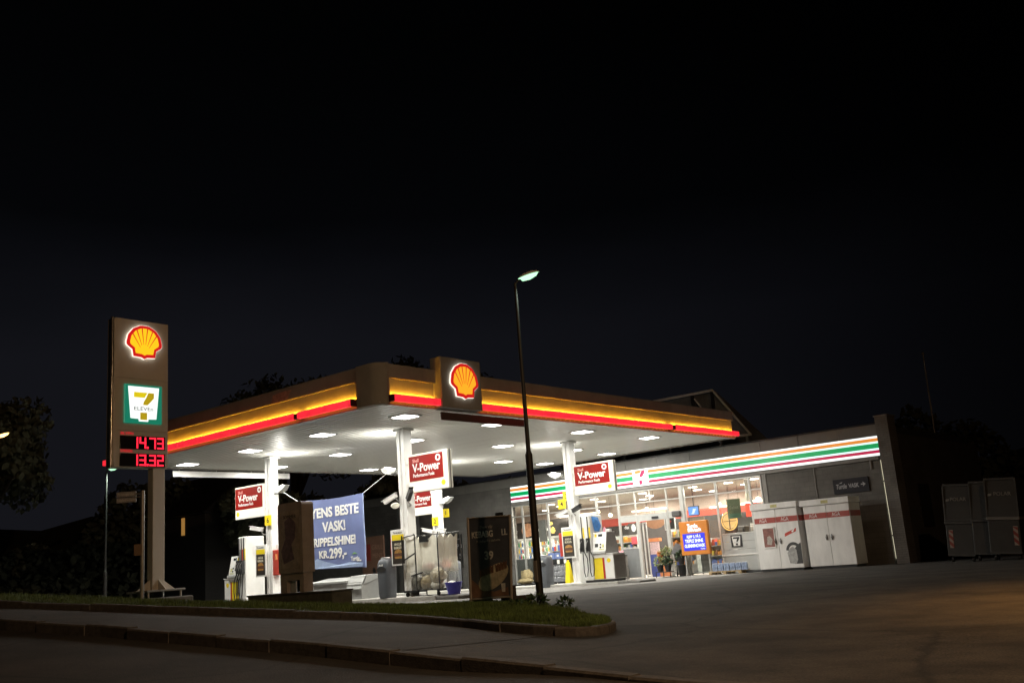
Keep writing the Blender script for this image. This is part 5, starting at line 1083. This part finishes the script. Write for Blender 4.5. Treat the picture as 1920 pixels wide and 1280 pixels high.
# orange digital sign
og = thing('digital_sign', 'orange framed digital sign with blue screen in front of the shop windows', 'digital sign', (-20.1, 35.2, -.2))
part('casing', mat('casing_orange', (.62, .21, .025), .4, noise=.06), og, lambda b: b.box(-20.80, -19.50, 35.12, 35.28, .62, 1.96, .03))
E_scb = emis('screen_deep_blue', (.03, .035, .62), 1.0)
sc = part('screen', E_scb, og, lambda b: b.box(-20.66, -19.66, 35.11, 35.119, .80, 1.47))
E_tx = emis('screen_white', (.85, .92, 1.0), 1.2)
text('lettering', 'KJØP 3, FÅ 5', (-20.16, 35.11, 1.34), NX, .15, E_tx, sc, width=.62, bold=.015); text('lettering', 'TRIPLE SHINE', (-20.16, 35.11, 1.17), NX, .19, E_tx, sc, width=.82, bold=.015); text('lettering', 'GLEMMINGVASK', (-20.15, 35.11, .98), NX, .18, E_tx, sc, width=.92, bold=.015); text('lettering', 'Turtle', (-19.80, 35.11, .85), NX, .08, E_tx, sc, width=.2)
text('lettering', 'Turtle', (-20.18, 35.12, 1.75), NX, .24, E_tx, og, width=.48, bold=.03); text('lettering', 'Bilvask', (-20.10, 35.12, 1.60), NX, .19, E_tx, og, width=.62, bold=.03)
part('leg', M_galv, og, lambda b: (b.box(-20.70, -20.64, 35.16, 35.24, -.2, .62), b.box(-19.62, -19.56, 35.16, 35.24, -.2, .62))); part('foot', M_galv, og, lambda b: (b.box(-20.8, -19.5, 35.02, 35.38, -.205, -.18)))
part('lower_panel', M_glass, og, lambda b: b.box(-20.63, -19.63, 35.19, 35.20, -.1, .60))
# pallet with packs of bottled water
pt = thing('pallet', 'wooden pallet carrying a row of blue water packs by the gas cabinets', 'pallet', (-18.8, 35.2, G0))
part('deck', M_wood, pt, lambda b: [b.box(-19.55, -18.15, 34.90 + .13 * k, 35.0 + .13 * k, G0 + .115, G0 + .135) for k in range(6)])
part('block', M_wood, pt, lambda b: [b.box(x, x + .12, y, y + .10, G0, G0 + .095) for x in (-19.55, -18.92, -18.27) for y in (34.90, 35.24, 35.58)])
part('runner', M_wood, pt, lambda b: [b.box(-19.55, -18.15, y, y + .1, G0 + .096, G0 + .114) for y in (34.90, 35.24, 35.58)])
M_wat = mat('water_bottle_blue', (.38, .47, .66), .2, noise=.45, nscale=12); M_wgr = mat('water_bottle_clear', (.30, .31, .33), .2, noise=.3, nscale=10); M_cap = mat('bottle_cap_white', (.75, .78, .82), .4)
def pack(x, y, z, m, label, grp, n=(3, 2), s=.085, h=.24):
    t = thing('water_pack', label, 'water pack', (x, y, z), grp)
    for i in range(n[0]):
        for j in range(n[1]):
            bx_, by_ = x + s * (i - (n[0] - 1) / 2), y + s * (j - (n[1] - 1) / 2)
            bo = part('bottle', m, t, lambda b: b.lathe((bx_, by_, z), [(s * .46, 0), (s * .48, h * .1), (s * .42, h * .4), (s * .48, h * .7), (s * .2, h * .93), (s * .16, h * .97)], 8), smooth=True)
            part('cap', M_cap, bo, lambda b: b.lathe((bx_, by_, z + h * .97), [(s * .2, 0), (s * .2, h * .07)], 6))
    return t
LAB6 = ['leftmost blue water pack on the wooden pallet', 'second blue water pack from the left on the pallet', 'blue water pack left of the middle of the pallet', 'blue water pack right of the middle of the pallet', 'second blue water pack from the right on the pallet', 'rightmost blue water pack, overhanging the pallet']
for k in range(6): pack(-19.30 + .255 * k, 35.02, G0 + .137, M_wat, LAB6[k], 'blue water packs on the wooden pallet', s=.076, h=.29)
bg2 = thing('plant_tray', 'low dark tray of plants beside the pallet', 'plant tray', (-17.6, 35.3, G0))
part('tray', M_dark, bg2, lambda b: b.box(-18.05, -17.2, 35.1, 35.5, G0, G0 + .10, .02))
# tall stack of clear packs, crates, sack, yellow sign left of the pillar
lev = ['bottom', 'middle', 'top']
for r_ in range(3):
    for c_ in range(3):
        pack(-27.38 + .36 * c_, 35.1, G0 + .10 + .245 * r_, M_wgr, '%s clear water pack of the %s row of the stack behind the grey bin' % (['left', 'middle', 'right'][c_], lev[r_]), 'clear water packs stacked by the shop window', n=(4, 3), s=.088, h=.235)
pl2 = thing('pallet', 'dark pallet under the stack of clear water packs', 'pallet', (-27, 35.1, G0)); part('deck', M_dark, pl2, lambda b: b.box(-27.6, -26.4, 34.85, 35.4, G0 + .06, G0 + .095)); part('block', M_dark, pl2, lambda b: [b.box(x, x + .12, 34.88, 35.36, G0, G0 + .06) for x in (-27.58, -27.06, -26.54)])
for c_ in range(3):
    t = thing('bottle_crate', ['left', 'middle', 'right'][c_] + ' black bottle crate on top of the clear water packs', 'crate', (-27.36 + .38 * c_, 35.1, .645), 'black crates on the stacked water packs')
    x = -27.36 + .38 * c_
    part('crate', M_dark, t, lambda b: b.box(x - .18, x + .18, 34.95, 35.25, .65, .88, .015)); part('white_label', M_white, t, lambda b: b.box(x - .07, x + .07, 34.943, 34.949, .67, .85))
    t = thing('bottle_crate', ['left', 'middle', 'right'][c_] + ' blue carton topping the stack by the left shop window', 'crate', (x, 35.1, .885), 'blue cartons topping the stack')
    part('carton', mat('carton_blue', (.16, .22, .46), .6, noise=.3, nscale=10), t, lambda b: b.box(x - .18, x + .18, 34.95, 35.25, .885, 1.16, .01)); part('carton_print', M_wdirty, t, lambda b: b.box(x - .06, x + .05, 34.945, 34.949, .98, 1.07))
ys = thing('floor_sign', 'bright yellow narrow sign between the bottle stack and the pillar', 'floor sign', (-26.35, 34.9, G0))
part('panel', M_yel, ys, lambda b: b.add([(-26.46, 34.80, .72), (-26.28, 34.80, .72), (-26.22, 34.7, G0), (-26.50, 34.7, G0), (-26.46, 34.86, .72), (-26.28, 34.86, .72), (-26.22, 35.0, G0), (-26.50, 35.0, G0)], [(0, 1, 2, 3), (4, 7, 6, 5), (0, 4, 5, 1), (1, 5, 6, 2), (0, 3, 7, 4)])); part('grip', M_yel, ys, lambda b: b.box(-26.42, -26.32, 34.81, 34.85, .72, .80, .01))
for (x, w_, z0_, h_, lab) in ((-29.05, .34, G0 + .10, .62, 'tan firewood sack standing at the left shop window'), (-28.95, .42, G0 + .08, .26, 'tan firewood sack lying in front of the standing one')):
    bb = MB(); bagm(bb, (x, 35.2 - (.25 if h_ < .4 else 0), z0_ + h_ / 2), (w_, .20, h_ / 2)); o = bb.build('firewood_sack', mat('sack_tan', (.42, .34, .18), .8, noise=.6, nscale=9), None, True, o=(x, 35.2, z0_)); tag(o, lab, 'sack', 'firewood sacks by the shop window')
pl3 = thing('pallet', 'dark pallet under the tan firewood sacks', 'pallet', (-29, 35.1, G0)); part('deck', M_dark, pl3, lambda b: b.box(-29.45, -28.5, 34.75, 35.45, G0 + .05, G0 + .085)); part('block', M_dark, pl3, lambda b: [b.box(x, x + .1, 34.8, 35.4, G0, G0 + .05) for x in (-29.4, -29.0, -28.62)])
# potted plants and flower buckets by the door
def leaves(b, c, r, n, s, seed, flat=.8):
    g = random.Random(seed)
    for _ in range(n):
        d = Vector((g.gauss(0, 1), g.gauss(0, 1), g.gauss(0, 1))).normalized(); k = r * g.uniform(.35, 1.0) ** .6
        p = Vector(c) + Vector((d.x * k, d.y * k, d.z * k * flat)); a = (d + Vector((g.uniform(-.7, .7), g.uniform(-.7, .7), g.uniform(-.3, .9)))).normalized()
        t = a.cross(Vector((g.uniform(-1, 1), g.uniform(-1, 1), g.uniform(-1, 1)))).normalized(); q_ = s * g.uniform(.6, 1.3)
        b.add([p - t * q_ * .35, p + a * q_, p + t * q_ * .35, p - a * q_ * .5], [(0, 1, 2, 3)])
M_lfl = mat('plant_leaf_light', (.28, .34, .14), .6, noise=.5, nscale=10); M_lfd = mat('plant_leaf_dark', (.04, .07, .03), .6, noise=.4); M_flw = mat('flower_cream', (.62, .55, .36), .6, noise=.4, nscale=15); M_flo = mat('flower_orange', (.75, .28, .08), .6, noise=.3)
def plant(x, y, zb_, pot, lm, cc, r, label, seed, fl=None, fs_=30):
    t = thing('potted_plant', label, 'plant', (x, y, zb_), 'potted plants by the shop door')
    part('pot', pot, t, lambda b: b.lathe((x, y, zb_), [(.10, 0), (.15, .24), (.165, .25), (.165, .28), (.13, .27)], 14), smooth=True)
    part('foliage', lm, t, lambda b: leaves(b, (x, y, zb_ + .27 + cc), r, 170, .075, seed))
    part('stem', M_lfd, t, lambda b: [b.tube([(x, y, zb_ + .2), (x + .08 * math.cos(a), y + .08 * math.sin(a), zb_ + .3 + cc)], .008, 5) for a in (0, 1.5, 3, 4.5)])
    if fl: part('flowers', fl, t, lambda b: leaves(b, (x, y - .03, zb_ + .30 + cc), r * 1.02, fs_, .06, seed + 1))
ps = thing('plant_stand', 'low black stand holding potted plants beside the shop door', 'plant stand', (-21.7, 35.2, G0))
part('shelf', M_dark, ps, lambda b: (b.box(-22.05, -21.35, 35.3, 35.6, .36, .39), b.box(-22.05, -21.35, 35.0, 35.3, .02, .05))); [part('leg', M_dark, ps, lambda b: b.box(x, x + .03, y, y + .03, G0, .355 if y > 35.2 else .015)) for x in (-22.05, -21.38) for y in (35.0, 35.57)]
plant(-21.9, 35.15, .052, M_dark, M_lfl, .13, .27, 'pale green leafy plant low on the stand by the door', 3, M_flw, 40)
plant(-21.50, 35.12, .052, M_dark, M_lfd, .12, .24, 'dark leafy plant low on the stand at the right', 5)
plant(-21.72, 35.45, .392, M_dark, M_lfl, .16, .25, 'plant with cream and orange flowers high on the stand', 7, M_flw, 90)
plant(-22.02, 35.48, .392, M_redbox, M_flo, .10, .14, 'small orange flowered plant in a red pot on the stand', 9, M_flw, 20)
plant(-21.05, 35.45, .28, M_dark, M_lfd, .12, .22, 'dark drooping plant in a tall black tub by the orange sign', 11)
tb = thing('flower_tub', 'tall black tub under the drooping plant by the orange sign', 'tub', (-21.05, 35.45, G0)); part('tub', M_dark, tb, lambda b: b.lathe((-21.05, 35.45, G0), [(.13, 0), (.18, .44), (.20, .46), (.17, .47)], 14), smooth=True)
fb = thing('flower_bucket', 'grey paper wrapped bouquets in a bucket on thin legs', 'flower bucket', (-21.3, 35.55, G0))
part('paper', mat('grey_paper', (.28, .28, .30), .7, noise=.4), fb, lambda b: b.add([(-21.55, 35.5, .72), (-21.2, 35.4, 1.16), (-20.95, 35.5, 1.0), (-21.05, 35.6, .70), (-21.45, 35.65, .9), (-21.2, 35.7, 1.1)], [(0, 1, 2, 3), (0, 3, 4), (4, 3, 2, 5), (0, 4, 5, 1)])); part('bucket', M_dark, fb, lambda b: b.lathe((-21.27, 35.55, .42), [(.10, 0), (.14, .3), (.13, .31)], 12)); part('leg', M_galv, fb, lambda b: [b.tube([(-21.27 + .08 * math.cos(a), 35.55 + .08 * math.sin(a), .42), (-21.27 + .2 * math.cos(a), 35.55 + .2 * math.sin(a), G0)], .012, 5) for a in (.5, 2.6, 4.7)])
mt = thing('doormat', 'pale entrance grating lying in front of the open shop door', 'doormat', (-22.6, 35.5, G0)); part('mat', M_islk, mt, lambda b: [b.box(-23.4 + .1 * k, -23.33 + .1 * k, 34.95, 35.9, G0 - .01, G0 + .03) for k in range(17)]); part('edge', M_galv, mt, lambda b: (b.box(-23.45, -21.65, 34.90, 34.95, G0 - .01, G0 + .03), b.box(-23.45, -21.65, 35.9, 35.95, G0 - .01, G0 + .03)))
bs = thing('basket_stand', 'small grey rack with pink bottles by the shop entrance', 'display rack', (-24.0, 35.6, G0))
part('rack', M_mgrey, bs, lambda b: [b.box(-24.3, -23.85, 35.45, 35.75, z, z + .03) for z in (-.1, .35, .80)] + [b.box(x, x + .03, 35.45, 35.75, G0, .83) for x in (-24.3, -23.88)]); part('bottles', mat('pink_bottle', (.7, .3, .35), .3), bs, lambda b: [b.lathe((-24.22 + .1 * k, 35.55, .83), [(.04, 0), (.04, .13), (.015, .2)], 8) for k in range(4)])
# posters and boards left of the shop windows
wp = thing('wall_poster', 'dark poster reading shop 3 få 5 on the grey wall left of the kebab board', 'poster', (-34.1, 35.95, .86))
part('panel', mat('poster_black', (.020, .020, .020), .5, noise=.2), wp, lambda b: b.box(-34.62, -33.68, FY - .05, FY - .002, .84, 2.46)); text('lettering', 'TRIPPELSHINE', (-34.15, FY - .05, 2.22), NX, .10, M_vk, wp, width=.7); text('lettering', 'SHOP 3', (-34.12, FY - .05, 1.86), NX, .30, M_vk, wp, width=.82, bold=.012); text('lettering', 'FÅ 5', (-34.05, FY - .05, 1.38), NX, .32, M_vk, wp, width=.62, bold=.012)
rb = thing('brown_board', 'dull brown advertising board standing behind the blue banner', 'advertising board', (-36.9, 33, 0))
part('board', mat('board_brown', (.19, .10, .065), .6, noise=.25, nscale=2), rb, lambda b: b.box(-37.75, -36.15, 33.0, 33.08, .62, 2.66)); part('red_field', mat('board_red', (.22, .03, .025), .6), rb, lambda b: b.box(-37.74, -37.1, 32.992, 33.0, 1.5, 2.3)); text('lettering', 'GRILL', (-36.62, 33.0, 2.12), NX, .32, mat('board_ink', (.30, .17, .12), .6), rb, width=.8); text('lettering', 'MENY', (-36.62, 33.0, 1.72), NX, .30, MATS['board_ink'], rb, width=.7); part('leaf_mark', M_dark, rb, lambda b: b.plate([(0, .22), (.12, .05), (.1, -.18), (-.05, -.2), (-.12, .05)], (-36.9, 33.0, .98), NX, 0, .006)); part('leg', M_dark, rb, lambda b: (b.box(-37.7, -37.6, 33.02, 33.1, -.3, .62), b.box(-36.3, -36.2, 33.02, 33.1, -.3, .62), b.box(-37.75, -36.15, 33.0, 33.1, .45, .60)))
pw = thing('service_pillar', 'tall grey service cabinet on the dark wall behind the banner edge', 'cabinet', (-35.9, 34.4, -.2)); part('body', mat('dim_grey', (.09, .09, .085), .7, noise=.2), pw, lambda b: b.box(-36.5, -35.5, 34.3, 34.9, -.3, 4.3, .02)); part('door_leaf', mat('dim_grey', (.09, .09, .085)), pw, lambda b: b.box(-36.4, -35.6, 34.28, 34.299, .1, 2.2, .004))

# ------------------------------------------------------------------ WASTE CONTAINERS by the shop's end
M_cont = mat('container_grey', (.032, .031, .028), .6, noise=.25, nscale=3); M_cont2 = mat('container_trim', (.05, .049, .046), .6, noise=.2)
def container(x0, x1, y, label, txt, stripe_x, bright):
    zb_ = z1((x0 + x1) / 2, y); t = thing('waste_container', label, 'waste container', ((x0 + x1) / 2, y + .45, zb_), 'tall waste containers beside the shop'); t.rotation_euler.y = math.radians(4.2)
    part('body', M_cont, t, lambda b: b.box(x0, x1, y, y + .95, zb_ + .18, zb_ + 1.12, .02)); part('lid', M_cont, t, lambda b: b.prism_x([(y - .01, zb_ + 1.22), (y + .96, zb_ + 1.22), (y + .96, zb_ + 2.30), (y + .10, zb_ + 2.30), (y + .04, zb_ + 2.24)], x0, x1))
    part('rim', M_cont2 if not bright else mat('rim_pale', (.15, .145, .135), .5), t, lambda b: b.box(x0 - .02, x1 + .02, y - .04, y + .98, zb_ + 1.125, zb_ + 1.215, .01)); [part('edge_trim', M_cont2, t, lambda b: b.box(*q_)) for q_ in ((x0 - .012, x0 + .03, y - .014, y + .02, zb_ + 1.22, zb_ + 2.26), (x1 - .03, x1 + .012, y - .014, y + .02, zb_ + 1.22, zb_ + 2.26), (x0, x1, y + .02, y + .06, zb_ + 2.26, zb_ + 2.32), (x0, x1, y - .02, y - .001, zb_ + .18, zb_ + .24))]
    for x in (x0 + .10, x1 - .10):
        part('wheel', M_black, t, lambda b: b.tube([(x - .03, y + .15, zb_ + .08), (x + .03, y + .15, zb_ + .08)], .08, 12))
    if txt:
        text('lettering', 'POLAR', ((x0 + x1) / 2 + .05, y - .001, zb_ + 1.86), NX, .15, mat('container_letter', (.22, .21, .19), .6, noise=.2), t, width=.46, bold=.01, d=.035)
        part('emblem', MATS['container_letter'], t, lambda b: b.plate([(-.05, -.04), (.05, -.02), (.06, .04), (-.04, .03)], (x0 + .13, y - .001, zb_ + 1.84), NX, .03, .036))
    if stripe_x is not None:
        wr = part('warning_stripe', mat('warn_white', (.30, .26, .22), .6, noise=.1), t, lambda b: b.box(stripe_x, stripe_x + .12, y - .008, y - .001, zb_ + .42, zb_ + .95))
        part('red_bar', mat('warn_red', (.22, .03, .02), .6), wr, lambda b: [b.plate([(0, .0), (.12, -.11), (.12, .0), (0, .11)], (stripe_x, y - .008, zb_ + .53 + .20 * k), NX, 0, .003) for k in range(3) if k < 2] + [b.plate([(0, 0), (.12, -.09), (.12, 0), (0, .02)], (stripe_x, y - .008, zb_ + .92), NX, 0, .003)])
container(-9.46, -8.68, 31.5, 'left dark grey waste container with faded lettering and dull stripes', True, -9.38, False)
container(-8.66, -7.96, 31.35, 'narrow dark waste container standing back between two lettered ones', False, None, False)
container(-8.02, -7.18, 30.6, 'right dark grey waste container with a bright red and white warning stripe', True, -7.36, True)

# ------------------------------------------------------------------ LAMP POSTS, STREET SIGN, MAST
def lamp_post(x, y, zb_, h, dirx, label, r0=.072, glow=None, power=0, split=.45, hs=1., col=(.80, 1.0, .84)):
    t = thing('lamp_post', label, 'lamp post', (x, y, zb_), 'lamp posts around the station')
    zs = zb_ + (h - zb_) * split
    part('post', mat('post_dark_steel', (.020, .019, .017), .6, metal=.1, noise=.25), t, lambda b: (b.tube([(x, y, zb_ - .3), (x, y, zs)], r0, 12), b.tube([(x, y, zs - .02), (x, y, zs + .06)], r0 * 1.0, 12, r0 * .62), b.tube([(x, y, zs + .05), (x, y, h - .03)], r0 * .62, 12, r0 * .42)), smooth=True)
    part('door_cover', M_mgrey, t, lambda b: b.box(x - .035, x + .035, y - r0 - .012, y - r0 + .02, zb_ + .5, zb_ + .85, .004))
    d = Vector(dirx).normalized(); c = Vector((x, y, h))
    part('arm', MATS['post_dark_steel'], t, lambda b: b.tube([c - Vector((0, 0, .05)), c + d * .05 + Vector((0, 0, .01)), c + d * .14 * hs + Vector((0, 0, .03))], .02, 8))
    s = Vector((-d.y, d.x, 0))
    def hd(b):
        n = 14; prof = [(.06, .0, .0), (.10, .05, .035), (.22, .10, .08), (.38, .11, .08), (.50, .075, .05), (.56, .0, .0)]
        ring = []
        for (a, w_, hh) in prof:
            ring.append([c + d * a * hs + s * w_ * hs * math.cos(math.pi * j / 7) + Vector((0, 0, .03 + .22 * a + max(0, hh * hs * math.sin(math.pi * j / 7)))) for j in range(8)])
        b.add([p for r in ring for p in r], [(i * 8 + j, i * 8 + j + 1, (i + 1) * 8 + j + 1, (i + 1) * 8 + j) for i in range(len(prof) - 1) for j in range(7)])
    part('head', M_lgrey, t, hd, smooth=True)
    def lensf(b):
        prof = [(.08, .03, .0), (.18, .09, .085), (.34, .10, .10), (.48, .065, .06), (.53, .01, .0)]
        ring = []
        for (a, w_, hh) in prof:
            ring.append([c + d * a * hs + s * w_ * hs * math.cos(math.pi * j / 7) + Vector((0, 0, .028 + .22 * a - hh * hs * math.sin(math.pi * j / 7))) for j in range(8)])
        b.add([p for r in ring for p in r], [(i * 8 + j, i * 8 + j + 1, (i + 1) * 8 + j + 1, (i + 1) * 8 + j) for i in range(len(prof) - 1) for j in range(7)])
    part('lens', glow, t, lensf, smooth=True)
    if power: spot('street_lamp_light', c + d * .3 * hs + Vector((0, 0, -.08)), power, 150, col, (d.x * .15, d.y * .15, -1), .8, .10)
    return t
E_merc = emis('mercury_lens', (.50, 1.0, .62), 1.45); E_sod = emis('sodium_lens', (1.0, .62, .18), 5.0)
lamp_post(-10.60, 13.15, z1(-10.6, 13.15), 5.80, (.76, .645, 0), 'tall lamp post with a greenish white head on the grass verge', r0=.064, glow=E_merc, power=60, split=.46, hs=.82)
lamp_post(-39.9, 20.8, 0, 6.0, (.76, .645, 0), 'distant lamp post with a small greenish head beside the price pylon', r0=.09, glow=E_merc, power=900, split=.3, hs=1.0)
lamp_post(-37.15, 15.05, 1.0, 6.76, (.76, .645, 0), 'distant yellow street lamp at the left edge of the photo', r0=.08, glow=E_sod, power=0, split=.3)
lamp_post(-.95, 14.95, z1(-.95, 14.95), 5.3, (-.76, -.645, 0), 'street lamp standing just outside the right edge', glow=E_sod, power=0, split=.4)
lamp_post(4.2, 4.6, z1(4.2, 4.6), 9.0, (-1, 0, 0), 'street lamp on the near side of the street behind the viewer', glow=E_sod, power=0, split=.4)
spot('sodium_street_light', (-1.36, 14.6, 5.15), 1250, 98, (1.0, .46, .11), (-.05, -.05, -1), 1.0, .12)
spot('sodium_street_light', (3.75, 4.6, 8.9), 3000, 168, (1.0, .61, .32), (-.9, .25, -.5), .9, .12)
ss_ = thing('street_sign', 'grey street name boards on a galvanised post behind the kerb', 'street sign', (-18.28, 10.29, z1(-18.28, 10.29)))
part('post', M_galv, ss_, lambda b: b.tube([(-18.28, 10.29, .4), (-18.28, 10.29, 2.84)], .04, 10), smooth=True)
dl = Vector((-.76, -.645, 0)).normalized(); nl = Vector((.645, -.76, 0)).normalized(); c0 = Vector((-18.28, 10.29, 2.75))
for (a, c, z, h_, st, lab) in ((.13, .52, 2.79, .10, 'Prestegårdsv.', None), (.13, .52, 2.675, .10, 'Ugletveien', None)):
    m0 = Vector((-18.28, 10.29, z)) + dl * (a + c) / 2
    pn = part('name_board', mat('sign_grey_board', (.30, .30, .32), .5), ss_, lambda b: b.rbox(m0, dl, nl, (0, 0, 1), (c - a) / 2, .008, h_ / 2))
    text('lettering', st, m0 + nl * .009, tuple(nl), .075, mat('sign_dim_letter', (.65, .65, .65), .5, noise=0), pn, width=.34, d=.003)
part('arm', M_galv, ss_, lambda b: (b.tube([c0 + dl * .03 + Vector((0, 0, .03)), c0 + dl * .2 + Vector((0, 0, .03))], .014, 6), b.tube([c0 + dl * .03 + Vector((0, 0, -.03)), c0 + dl * .2 + Vector((0, 0, -.03))], .014, 6)))
part('meter_box', mat('tan_box', (.24, .16, .10), .6, noise=.2), ss_, lambda b: b.rbox(Vector((-18.28, 10.29, 1.68)) + dl * .07, dl, nl, (0, 0, 1), .075, .05, .11))
ms = thing('mast', 'thin bare mast rising behind the waste containers', 'mast', (-13.3, 45, -.3)); part('pole', M_mgrey, ms, lambda b: b.tube([(-13.3, 45, -.3), (-13.1, 45, 8.6)], .05, 8, .025)); part('tip', M_galv, ms, lambda b: b.ball((-13.1, 45, 8.62), .07, .07, .07))
wd_ = MB(); leaves(wd_, (-10.55, 13.0, z1(-10.5, 13) + .2), .2, 130, .055, 21, .6); leaves(wd_, (-10.2, 13.3, z1(-10.2, 13.3) + .17), .16, 90, .055, 22, .5); leaves(wd_, (-10.95, 12.95, z1(-10.9, 13) + .17), .15, 80, .05, 23, .5)
tag(wd_.build('weeds', M_weed, None, o=(-10.5, 13.1, z1(-10.5, 13.1))), 'leafy weeds round the foot of the near lamp post', 'weeds')

# ------------------------------------------------------------------ TREES AND DARK HINTERLAND
M_tleaf = mat('night_foliage', (.115, .12, .075), .8, noise=.5, nscale=.6); M_trunk = mat('tree_bark', (.06, .048, .036), .9, noise=.4)
def tree(x, y, zb_, h, r, label, seed, n=9000, ls=.2):
    g = np.random.default_rng(seed); t = thing('tree', label, 'tree', (x, y, zb_), 'trees behind the filling station')
    th = h * .35
    def tk(b):
        b.tube([(x, y, zb_ - .5), (x + .1, y, zb_ + th), (x - .1, y + .1, zb_ + h * .7)], .03 * h, 8, .012 * h)
        for k in range(6):
            a = k * 1.05 + seed; b.tube([(x, y, zb_ + th * (.7 + .08 * k)), (x + r * .4 * math.cos(a), y + r * .4 * math.sin(a), zb_ + h * .55 + .04 * h * k), (x + r * .7 * math.cos(a), y + r * .7 * math.sin(a), zb_ + h * .66 + .03 * h * k)], .011 * h, 6, .004 * h)
    part('trunk', M_trunk, t, tk)
    cl_ = []
    for k in range(26):
        a = g.uniform(0, 6.28); e_ = g.uniform(-.35, 1); rr = g.uniform(.35, .92)
        cl_.append((x + r * rr * math.cos(a) * math.sqrt(max(.05, 1 - e_ * e_ * .9)), y + r * rr * math.sin(a) * math.sqrt(max(.05, 1 - e_ * e_ * .9)), zb_ + h * .62 + h * .34 * e_ * rr, r * g.uniform(.22, .42)))
    cl_ = np.array(cl_); idx = g.integers(0, len(cl_), n)
    d = g.normal(size=(n, 3)); d /= np.linalg.norm(d, axis=1)[:, None]; p = cl_[idx, :3] + d * (cl_[idx, 3] * g.uniform(.5, 1.05, n))[:, None]
    a = g.normal(size=(n, 3)); a /= np.linalg.norm(a, axis=1)[:, None]; c = np.cross(a, d); c /= np.maximum(np.linalg.norm(c, axis=1), 1e-3)[:, None]
    s = ls * g.uniform(.6, 1.4, n)[:, None]
    V = np.stack([p - a * s, p + c * s * .6, p + a * s, p - c * s * .6], 1).reshape(-1, 3) - np.array([x, y, zb_])
    me = bpy.data.meshes.new('crown'); me.from_pydata(V.tolist(), [], np.arange(n * 4).reshape(-1, 4).tolist()); me.update(); me.materials.append(M_tleaf)
    o = bpy.data.objects.new('crown', me); COL.objects.link(o); o.parent = t
    return t
tree(-46.5, 18.2, 1.0, 9.6, 3.4, 'round dark tree at the left edge of the photo', 1)
tree(-60, 46, 0, 17.3, 6.5, 'big faint tree rising behind the left half of the canopy', 3, 16000, .26)
tree(-53, 54, 0, 17.6, 6.5, 'tall faint tree behind the canopy corner', 4, 16000, .26)
tree(-46, 33, 0, 6.2, 2.6, 'dark bushy tree beyond the leftmost pump', 6)
tree(-42.5, 40, 0, 7.5, 2.8, 'dark bushy tree behind the blue banner', 8)
g = np.random.default_rng(5); n = 70000
ang = g.uniform(-1.95, .5, n); rad = g.uniform(63, 69, n); X = rad * np.sin(ang); Y = rad * np.cos(ang)
top = 5.4 + 1.6 * np.sin(ang * 17) + 1.1 * np.sin(ang * 41 + 1) + .6 * np.sin(ang * 97)
Z = -.5 + (top + .5) * g.random(n) ** .7
p = np.c_[X, Y, Z]; a = g.normal(size=(n, 3)); a /= np.linalg.norm(a, axis=1)[:, None]; c = np.cross(a, g.normal(size=(n, 3))); c /= np.linalg.norm(c, axis=1)[:, None]; s = g.uniform(.12, .36, n)[:, None]
V = np.stack([p - a * s, p + c * s * .6, p + a * s, p - c * s * .6], 1).reshape(-1, 3)
me = bpy.data.meshes.new('hedgerow'); me.from_pydata(V.tolist(), [], np.arange(n * 4).reshape(-1, 4).tolist()); me.update(); me.materials.append(M_tleaf)
o = bpy.data.objects.new('hedgerow', me); COL.objects.link(o); tag(o, 'dark mass of shrubs and woods closing off the station ground', 'woods', kind='stuff')
xs_ = np.linspace(-1.95, .55, 60)
hb_ = MB(); P_ = [(72 * math.sin(a), 72 * math.cos(a)) for a in xs_]
hb_.add([(x, y, -1) for x, y in P_] + [(x, y, 6.2 + .8 * math.sin(i * .9) + .5 * math.sin(i * 2.3)) for i, (x, y) in enumerate(P_)] + [(x * 1.5, y * 1.5, 4) for x, y in P_], [(i, i + 1, 60 + i + 1, 60 + i) for i in range(59)] + [(60 + i, 60 + i + 1, 120 + i + 1, 120 + i) for i in range(59)])
tag(hb_.build('hills', mat('dark_hillside', (.028, .032, .02), .95, noise=.5, nscale=.3)), kind='structure')
hs_ = thing('house', 'added dark house, its window standing in for an amber reflection, beyond the leftmost pump', 'house', (-55, 35, 0))  # house added to carry the stand-in amber glow
part('wall', mat('house_dark', (.08, .075, .07), .8), hs_, lambda b: b.box(-60, -50, 32, 38, -.5, 5.0)); part('roof', M_roofd, hs_, lambda b: b.prism_x([(31.6, 5.0), (38.4, 5.0), (35, 7.6)], -60.4, -49.6))
part('window', emis('amber_reflection', (1.0, .50, .12), .35), hs_, lambda b: b.box(-49.995, -49.95, 30.0 + 2.9, 33.25, 5.0 - .9, 5.0)) if False else part('window', emis('amber_reflection', (1.0, .50, .12), .30), hs_, lambda b: b.box(-52.4, -52.1, 31.95, 31.999, 3.9, 4.9))  # glowing pane stands in for an amber light reflection
